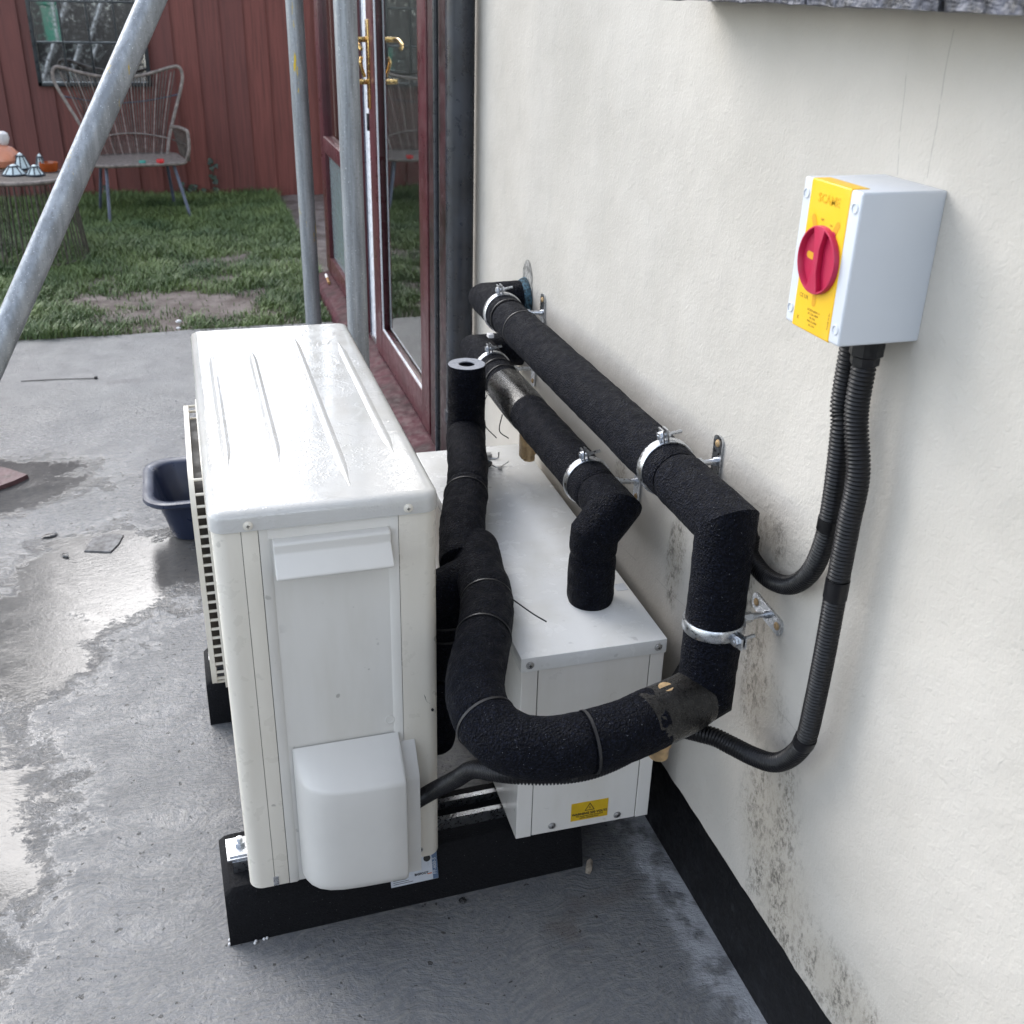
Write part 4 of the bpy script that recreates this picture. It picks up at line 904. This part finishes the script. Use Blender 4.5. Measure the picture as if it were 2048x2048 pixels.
def conduit(name, label, path, r=.0130, pitch=.0046):
    t = thing(name, label, 'conduit', path[0], 'black corrugated conduits')
    pts = resample(smoothpath(path, 14), pitch/4)
    rr = [r if (i % 4) in (0, 1) else r-.0023 for i in range(len(pts))]
    obj('corrugated_tube', MB().tube(pts, rr, 18), 'conduit', t, 'all'); return t
cx2 = .742
def PW(u, v, x_=cx2): return bp(u, v, x=x_)
c2 = [V(.735, -.387, iz0-.028), V(.736, -.388, .98), PW(1716, 950), PW(1697, 1050), PW(1673, 1177), PW(1650, 1304), PW(1628, 1412), PW(1611, 1478), PW(1584, 1512), PW(1548, 1525, .735), PW(1505, 1512, .725), PW(1461, 1490, .71), PW(1415, 1470, .69), V(.645, -.205, .452), V(.585, -.235, .446), V(.52, -.252, .444), V(.46, -.250, .446), V(.41, -.225, .440), V(.385, -.16, .40), V(.372, -.11, .345), V(.350, -.058, .285), V(.328, -.042, .258), V(.315, -.036, .245)]
cA = conduit('conduit', 'long black corrugated conduit from the isolator, running under the pipe loop to the heat pump', c2)
c1 = [V(.7475, -.343, iz0+.001), V(.7475, -.343, .98), PW(1683, 860, .7475), PW(1666, 1000, .75), PW(1648, 1085, .752), PW(1620, 1145, .755), PW(1580, 1170, .757), PW(1535, 1155, .757), PW(1500, 1110, .757), V(.757, -.18, .73), V(.757, -.150, .66), V(.757, -.12, .56), V(.752, -.06, .44), V(.7435, -.02, .36), V(.735, .05, .30)]
cB = conduit('conduit', 'short black corrugated conduit looping from the isolator behind the vertical pipe', c1, .0125)
def gland(t, p, r): obj('gland', MB().lathe([(r+.004, 0), (r+.004, -.018), (r+.0015, -.020), (r+.0015, -.028), (r-.001, -.028)], p, (0, 0, 1), 8), 'conduit', t)
gland(cA, (.735, -.387, iz0+.0005), .0135)
for t, path, idx in ((cA, c2, ((4.05, .0137), (7.1, .0137))), (cB, c1, ((3.5, .0133),))):
    sp_ = smoothpath(path, 14)
    for f_, r_ in idx:
        i_ = int(f_*14); obj('coupling', MB().tube(sp_[i_-2:i_+3], r_, 18), 'conduit', t)
i_ = int(12.6*14); sp_ = smoothpath(c2, 14); d_ = (sp_[i_+1]-sp_[i_-1])
tie(cA, sp_[i_], d_, .0130, w_=.002)
for fr in (.20, .415, .70):
    q = frac(loop, fr, min(1, fr+.004)); p_ = q[0]+V(0, -.01, -.0445); obj('tie_head', MB().bm(p_.x-.004, p_.y-.004, p_.z-.003, p_.x+.004, p_.y+.004, p_.z+.003, .001), 'rubtie', up_)

# ------------------------------------------------------------------ plastic tub
tb_ = thing('plastic_tub', 'dark navy plastic washing-up tub on the wet patio beside the heat pump', 'tub', (.10, 1.52, 0))
def tubprof(sx, sy, z, r): return [(.10+(x_-.10)*1.0, y_, z) for x_, y_ in rrect(.10-sx, 1.52-sy, .10+sx, 1.52+sy, r, 10)]
rows = [tubprof(.128, .095, .0, .05), tubprof(.134, .10, .004, .05), tubprof(.165, .128, .125, .055), tubprof(.168, .131, .126, .056), tubprof(.194, .158, .126, .075), tubprof(.198, .162, .131, .076), tubprof(.197, .161, .141, .076), tubprof(.190, .154, .1425, .072), tubprof(.171, .135, .139, .057), tubprof(.166, .129, .134, .055), tubprof(.129, .095, .008, .045)]
m = MB(); n_ = len(rows[0]); m.add([p for r in rows for p in r], [(i*n_+k, i*n_+(k+1) % n_, (i+1)*n_+(k+1) % n_, (i+1)*n_+k) for i in range(len(rows)-1) for k in range(n_)]+[tuple(range(n_)), tuple((len(rows)-1)*n_+k for k in range(n_))])
obj('tub_body', m, 'tub', tb_, True)
tg = thing('cloth_scrap', 'crumpled pale plastic scrap inside the navy tub', 'plastic scrap', (.03, 1.45, .02))
obj('strip', MB().tube(smoothpath([(.0, 1.440, .10), (.03, 1.432, .112), (.055, 1.430, .128), (.075, 1.44, .11), (.05, 1.46, .03), (.09, 1.48, .016)], 8), .004, 6, sq=(.009, .0015)), 'shell', tg)

# ------------------------------------------------------------------ wicker chair
CH = V(-.145, 6.16, 0); CR = math.radians(9)
def cw(x_, y_, z_): return CH+rotz(V(x_, y_, z_), CR)
ch = thing('wicker_chair', 'high-backed open wicker lounge chair on steel legs in front of the fence', 'chair', CH)
def btop(t): return V(-.36+.72*t, .30+.05*math.sin(t*PI), .875-.075*math.sin(t*PI))
bt = [btop(k/16) for k in range(17)]
bkpath = [V(-.215, .12, .335), V(-.255, .17, .47), V(-.375, .28, .74), V(-.395, .295, .82)]+[V(-.375, .30, .868)]+bt[1:-1]+[V(.375, .30, .868), V(.395, .295, .82), V(.375, .28, .74), V(.255, .17, .47), V(.215, .12, .335)]
obj('back_frame', MB().tube(smoothpath([cw(*p) for p in bkpath], 5), .0105, 10), 'cane', ch)
seatp = rrect(-.275, -.27, .275, .20, .09, 6)
obj('seat_frame', MB().tube([cw(x_, y_, .345) for x_, y_ in seatp]+[cw(seatp[0][0], seatp[0][1], .345)], .011, 10), 'cane', ch)
m = MB(); k_ = len(seatp); m.add([cw(x_, y_, .342) for x_, y_ in seatp]+[cw(x_, y_, .352) for x_, y_ in seatp], [tuple(range(k_))[::-1], tuple(range(k_, 2*k_))]+[(i, (i+1) % k_, k_+(i+1) % k_, k_+i) for i in range(k_)])
obj('seat', m, 'cane', ch, False)
for sgn in (-1, 1):
    ap = [V(sgn*.275, -.20, .345), V(sgn*.30, -.215, .42), V(sgn*.305, -.20, .515), V(sgn*.295, -.17, .533), V(sgn*.275, -.02, .533), V(sgn*.262, .15, .515)]
    a_ = obj('arm', MB().tube(smoothpath([cw(*p) for p in ap], 6), .010, 8), 'cane', ch)
    wv_ = MB()
    for j in range(9): f_ = j/8; wv_.tube([cw(sgn*.30, -.20+.31*f_, .345), cw(sgn*(.303-.035*f_), -.20+.33*f_, .53)], .0042, 5)
    for z_ in (.44,): wv_.tube([cw(sgn*.303, -.21, z_), cw(sgn*.262, .13, z_)], .005, 6)
    obj('arm_weave', wv_, 'cane2', a_)
for lx, ly, tx, ty in ((-.20, -.16, -.235, -.265), (.20, -.16, .26, -.29), (-.20, .10, -.24, .19), (.20, .10, .24, .19)):
    obj('leg', MB().tube([cw(lx, ly, .345), cw(tx, ty, -.01)], .0105, 10), 'leg', ch)
NS = 34
for k in range(NS):
    f_ = (k+.5)/NS; tp = btop(f_); bt_ = V(-.20+.40*f_, .14+.025*math.sin(f_*PI), .345)
    if f_ < .06 or f_ > .94: tp = tp+V(0, 0, -.03)
    md = (tp+bt_)*.5+V(0, .03, 0)
    obj('back_strand', MB().tube([cw(*p) for p in (tp, (tp+md)*.5+V(0, .008, 0), md, (md+bt_)*.5+V(0, .008, 0), bt_)], .0040, 6), 'cane2' if k % 4 else 'cane', ch)
obj('back_band', MB().tube([cw(-.355+.71*k/20, .285+.055*math.sin(k/20*PI), .70-.05*math.sin(k/20*PI)) for k in range(21)], .0052, 6), 'leg', ch)
obj('back_band', MB().tube([cw(-.24+.48*k/20, .17+.055*math.sin(k/20*PI), .445+.03*math.sin(k/20*PI)) for k in range(21)], .0052, 6), 'cane', ch)
def pot(name, label, cat, p, m_, r, h):
    o_ = obj(name, MB().lathe([(r*.9, 0), (r, h*.15), (r, h*.85), (r*.93, h), (r*.8, h), (r*.78, h*.8), (0, h*.8)], p, (0, 0, 1), 18), m_, None, True, p); return tag(o_, label, cat)
ps = bp(321, 326, z=.352); pot('jar_lid', 'bright red round lid lying on the chair seat', 'lid', V(ps.x, ps.y, .3525), 'redlid', .024, .022)
ps = bp(285, 326, z=.352); pot('jar_lid', 'small teal and white lid lying on the chair seat', 'lid', V(ps.x, ps.y, .3525), 'teal', .021, .014)

# ------------------------------------------------------------------ wicker side table and things on it
TC = V(-.685, 4.97, 0); TR, BR, THt = .232, .272, .435
wt = thing('wicker_table', 'round wicker drum side table on the lawn at the left edge', 'table', TC)
obj('table_top', MB().lathe([(TR-.008, -.012), (TR-.004, .0), (0, .001)], TC+V(0, 0, THt), (0, 0, 1), 48), 'cane2', wt)
obj('top_rim', MB().tube([TC+V(TR*math.cos(2*PI*k/48), TR*math.sin(2*PI*k/48), THt-.006) for k in range(49)], .011, 10), 'cane', wt)
obj('base_rim', MB().tube([TC+V(BR*math.cos(2*PI*k/48), BR*math.sin(2*PI*k/48), .014) for k in range(49)], .010, 10), 'cane2', wt)
for k in range(60):
    a = 2*PI*k/60+random.uniform(-.02, .02); obj('strand', MB().tube([TC+V(TR*math.cos(a), TR*math.sin(a), THt-.01), TC+V(BR*math.cos(a), BR*math.sin(a), .015)], .0026 if k % 4 else .0044, 5), 'cane2', wt)
def lantern(label, p, r, h, tilt):
    t = thing('solar_light', label, 'solar light', p, 'little domed solar lights on the table')
    n_ = 8; m_ = MB(); f_ = MB(); tp = []
    for k in range(n_):
        a0, a1 = 2*PI*k/n_, 2*PI*(k+1)/n_; e0 = [V(r*math.cos(a0), r*math.sin(a0), .004), V(r*.42*math.cos(a0), r*.42*math.sin(a0), h*.8)]; e1 = [V(r*math.cos(a1), r*math.sin(a1), .004), V(r*.42*math.cos(a1), r*.42*math.sin(a1), h*.8)]
        obj('panel', MB().add([p+e0[0], p+e1[0], p+e1[1], p+e0[1]], [(0, 1, 2, 3)]), 'lampwhite', t, False)
        f_.tube([p+e0[0], p+e0[1]], .0035, 6)
    f_.tube([p+V(r*math.cos(2*PI*k/24), r*math.sin(2*PI*k/24), .005) for k in range(25)], .005, 6); f_.tube([p+V(r*.42*math.cos(2*PI*k/24), r*.42*math.sin(2*PI*k/24), h*.8) for k in range(25)], .004, 6)
    obj('frame', f_, 'lampframe', t); obj('finial', MB().lathe([(r*.3, 0), (r*.26, h*.12), (0, h*.22)], p+V(0, 0, h*.8), (0, 0, 1), 14), 'lampwhite', t)
zt = THt+.001
def onT(u, v): q = bp(u, v, z=zt); return V(q.x, q.y, zt)
lantern('domed solar light with pale green panels at the front of the table', onT(29, 350), .060, .055, 0)
lantern('white domed solar light right of the green one on the table', onT(71, 351), .045, .055, 0)
lantern('white domed solar light at the back, half hidden behind the green one', onT(44, 338), .048, .085, 0)
lantern('tallest white solar light, behind the right-hand one on the table', onT(83, 340), .030, .085, 0)
q = onT(99, 342); a_ = obj('ashtray', MB().lathe([(.040, 0), (.046, .01), (.050, .045), (.044, .045), (.038, .012), (0, .010)], q, (0, 0, 1), 24), 'amber', None, True, q); tag(a_, 'amber glass dish on the right of the wicker table', 'glass dish')
q = onT(8, 336)
po = thing('peach_ornament', 'rounded peach ceramic ornament with frosted white top at the left edge', 'ornament', q)
obj('body', MB().lathe([(.045, 0), (.075, .012), (.093, .045), (.086, .078), (.060, .105), (.030, .118), (0, .12)], q, (0, 0, 1), 28), 'peach', po)
for dx, dz in ((.022, .158), (-.022, .165)):
    obj('frosted_petal', MB().lathe([(.004, -.045), (.020, -.035), (.031, -.005), (.026, .02), (.010, .031), (0, .032)], q+V(dx, 0, dz), (0, 0, 1), 14), 'shell', po)

# ------------------------------------------------------------------ ivy and bits
def leafmesh(c, s_, nrm, rot_):
    n_ = Vector(nrm).normalized(); a = n_.cross(V(0, 0, 1)).normalized(); b_ = n_.cross(a); a, b_ = a*math.cos(rot_)+b_*math.sin(rot_), b_*math.cos(rot_)-a*math.sin(rot_)
    out = [(0, -.6), (.45, -.45), (.55, 0), (.25, .1), (0, .7), (-.25, .1), (-.55, 0), (-.45, -.45)]
    return [Vector(c)+a*p*s_+b_*q*s_+n_*(-.25*s_*abs(p)) for p, q in out]
def ivy(label, pts):
    t = thing('ivy_sprig', label, 'ivy', (pts[0][0], FY-.03, 0), 'ivy at the foot of the fence')
    obj('stem', MB().tube([V(p[0], FY-.026, p[1]) for p in [(pts[0][0], -.02)]+pts], .002, 5), 'ivy', t)
    for x_, z_ in pts:
        for j in range(2):
            m_ = MB(); lf = leafmesh((x_+random.uniform(-.02, .02), FY-.035-random.uniform(0, .015), z_+random.uniform(-.02, .02)), random.uniform(.028, .042), (random.uniform(-.4, .4), -1, random.uniform(.0, .6)), random.uniform(-.8, .8))
            m_.add(lf, [tuple(range(8))]); obj('leaf', m_, 'ivy', t, False)
ivy('ivy sprig climbing the middle of the fence right of the chair', [(.345, .04), (.352, .09), (.34, .14), (.35, .19), (.345, .23)])
ivy('low ivy at the fence foot just right of the chair leg', [(.16, .02), (.19, .05), (.22, .06), (.25, .03), (.13, .07)])
ivy('low ivy at the fence foot behind the chair', [(-.36, .04), (-.39, .06), (-.33, .03), (-.42, .02)])
def bit(name, label, cat, p, size, m_, flat=.5, seed=0, rz=0, long=1.0, group=None):
    b_ = bmesh.new(); bmesh.ops.create_icosphere(b_, subdivisions=2, radius=1)
    for q in b_.verts:
        d = 1+.35*noise.noise(q.co*1.5+V(seed, 0, 0)); c = q.co*d; c = rotz(V(c.x*size*long, c.y*size, c.z*size*flat), rz); q.co = V(*p)+c+V(0, 0, size*flat*.8)
    o_ = obj(name, MB().take(b_), m_, None, True, p); return tag(o_, label, cat, group)
q = bp(1178, 1735, z=0)
bit('wood_chip', 'pale splinter of wood lying at the end of the near rubber foot', 'wood chip', q, .006, 'woodchip', .5, 3, 1.1, 3.6)
q = bp(131, 1113, z=0); bit('pebble', 'dark elongated pebble on the wet patio left of the heat pump', 'pebble', q, .007, 'wetstone', .6, 1, -1.0, 1.9)
q = bp(100, 1073, z=0); bit('pebble', 'flat dark stone lying in the puddle below the tub', 'pebble', q, .011, 'wetstone', .35, 5, .2, 1.8)
for j, (u, v, s_) in enumerate(((212, 790, .006), (120, 965, .005), (925, 1805, .006), (640, 1545, .003))):
    pass
q = bp(925, 1803, z=0); bit('pebble', 'small black grit lump on the concrete in front of the near foot', 'pebble', q, .006, 'wetstone', .6, 8)
bb = thing('polystyrene_bead', 'tiny white polystyrene beads at the corner of the near rubber foot', 'bead', bp(520, 1880, z=0)); ROOTLOC[bb.name] = bp(520, 1880, z=0)
for u, v in ((459, 1880), (459, 1888), (512, 1882), (510, 1886), (528, 1878), (534, 1876)): obj('bead', MB().lathe([(.0008, -.0025), (.0022, -.001), (.0024, .0005), (.0015, .002), (0, .0025)], bp(u, v, z=.0025), (0, 0, 1), 8), 'poly', bb)
# slate fragment lying in the puddle
def shard(name, label, cat, uv, th_, m_):
    pts = [bp(u, v, z=0) for u, v in uv]; c = sum(pts, V(0, 0, 0))/len(pts); k_ = len(pts); m__ = MB()
    m__.add([p+V(0, 0, .0006) for p in pts]+[p+(c-p)*.03+V(0, 0, th_) for p in pts], [tuple(range(k_))[::-1], tuple(range(k_, 2*k_))]+[(i, (i+1) % k_, k_+(i+1) % k_, k_+i) for i in range(k_)])
    return tag(obj(name, m__, m_, None, False, V(c.x, c.y, 0)), label, cat)
shard('slate_shard', 'thin square slate fragment lying in the shallow puddle', 'slate shard', [(168, 1104), (185, 1078), (213, 1070), (248, 1072), (238, 1090), (222, 1106)], .004, 'stone')
shard('red_tile', 'wet dark red tile corner at the left edge of the puddle', 'tile', [(-60, 1000), (-40, 940), (8, 941), (58, 957), (30, 970), (0, 981)], .014, 'clay')
# cable tie on the patio
a, c = bp(42, 762, z=.002), bp(190, 756, z=.003); q = thing('cable_tie', 'long thin black cable tie lying straight on the far patio', 'cable tie', V(a.x, a.y, 0))
obj('strap', MB().tube([a, (a+c)*.5+V(0, .004, 0), c], .0022, 6, sq=(.0026, .0012)), 'rubtie', q); obj('head', MB().bm(c.x-.002, c.y-.006, .0006, c.x+.009, c.y+.006, .009, .001), 'rubtie', q)
# litter on the lawn edge, cigarette end on the threshold
for u, v, lb_ in ((358, 645, 'larger crumpled white paper scrap at the lawn edge'), (357, 658, 'smaller white paper scrap just below the other at the lawn edge')):
    q = bp(u, v, z=.0); bit('paper_scrap', lb_, 'paper scrap', V(q.x, q.y, .0), .014 if v < 650 else .010, 'poly', .5, u)
q = bp(318, 655, z=.0)
cg0 = thing('cigarette_end', 'cigarette end with tan filter resting on the burgundy threshold', 'cigarette', bp(651, 545, z=.075)); ROOTLOC[cg0.name] = bp(651, 545, z=.075)
e = bp(658, 566, z=.074); a = bp(645, 530, z=.082); d_ = (a-e).normalized(); a = e+d_*.15; c = e+d_*.085
obj('paper_tube', MB().tube([a, c], .0065, 10), 'poly', cg0); obj('filter', MB().tube([c, e], .0066, 10), 'tan', cg0)
# ------------------------------------------------------------------ surroundings that show only as reflections in mirror, glass and puddle
nh = thing('neighbour_house', 'grey neighbouring house with slate roof, mirrored in the puddle', 'house', (-7, 13, 0))
obj('wall', MB().bm(-12, 13, -.1, -1.2, 20, 5.0), 'brick', nh, False)
rf = obj('roof', MB().prism([(12.6, 4.9), (16.5, 8.0), (20.4, 4.9)], 'x', -12.3, -.9), 'roof', nh, False)
obj('chimney', MB().bm(-4.6, 15.6, 6.8, -2.9, 17.2, 11.0), 'brick', rf, False)
bw_ = thing('garden_wall', 'dark rough wall behind the photographer, seen in the garden mirror', 'wall', (-1, -4.6, 0))
obj('masonry', MB().bm(-6, -4.8, -.1, .7, -4.6, 1.42), 'wetstone', bw_, False); obj('coping', MB().bm(-6.02, -4.86, 1.421, .7, -4.54, 1.48), 'stone', bw_, False)
scaffold('scaffold_brace', 'leaning scaffold tube behind the photographer, first pale diagonal in the mirror', (-1.75, -3.3, .002), (-.55, -3.3, 2.2), 'galv')
scaffold('scaffold_brace', 'leaning scaffold tube behind the photographer, second pale diagonal in the mirror', (-1.25, -2.6, .002), (-.25, -2.6, 2.2), 'galv')
scaffold('scaffold_tube', 'upright scaffold tube behind the photographer, at the left of the mirror', (-1.62, -3.0, .002), (-1.62, -3.0, 3.0), 'galv')
gb = thing('wheelie_bin', 'green wheeled bin behind the photographer, seen in the garden mirror', 'bin', (-1.65, -4.1, 0))
obj('bin_body', MB().prism([(-1.9, 1.0), (-1.40, 1.0), (-1.45, .02), (-1.85, .02)], 'y', -4.4, -3.9, .01), 'bin', gb); obj('bin_lid', MB().bm(-1.93, -4.45, 1.0, -1.37, -3.85, 1.05, .01), 'bin', gb)
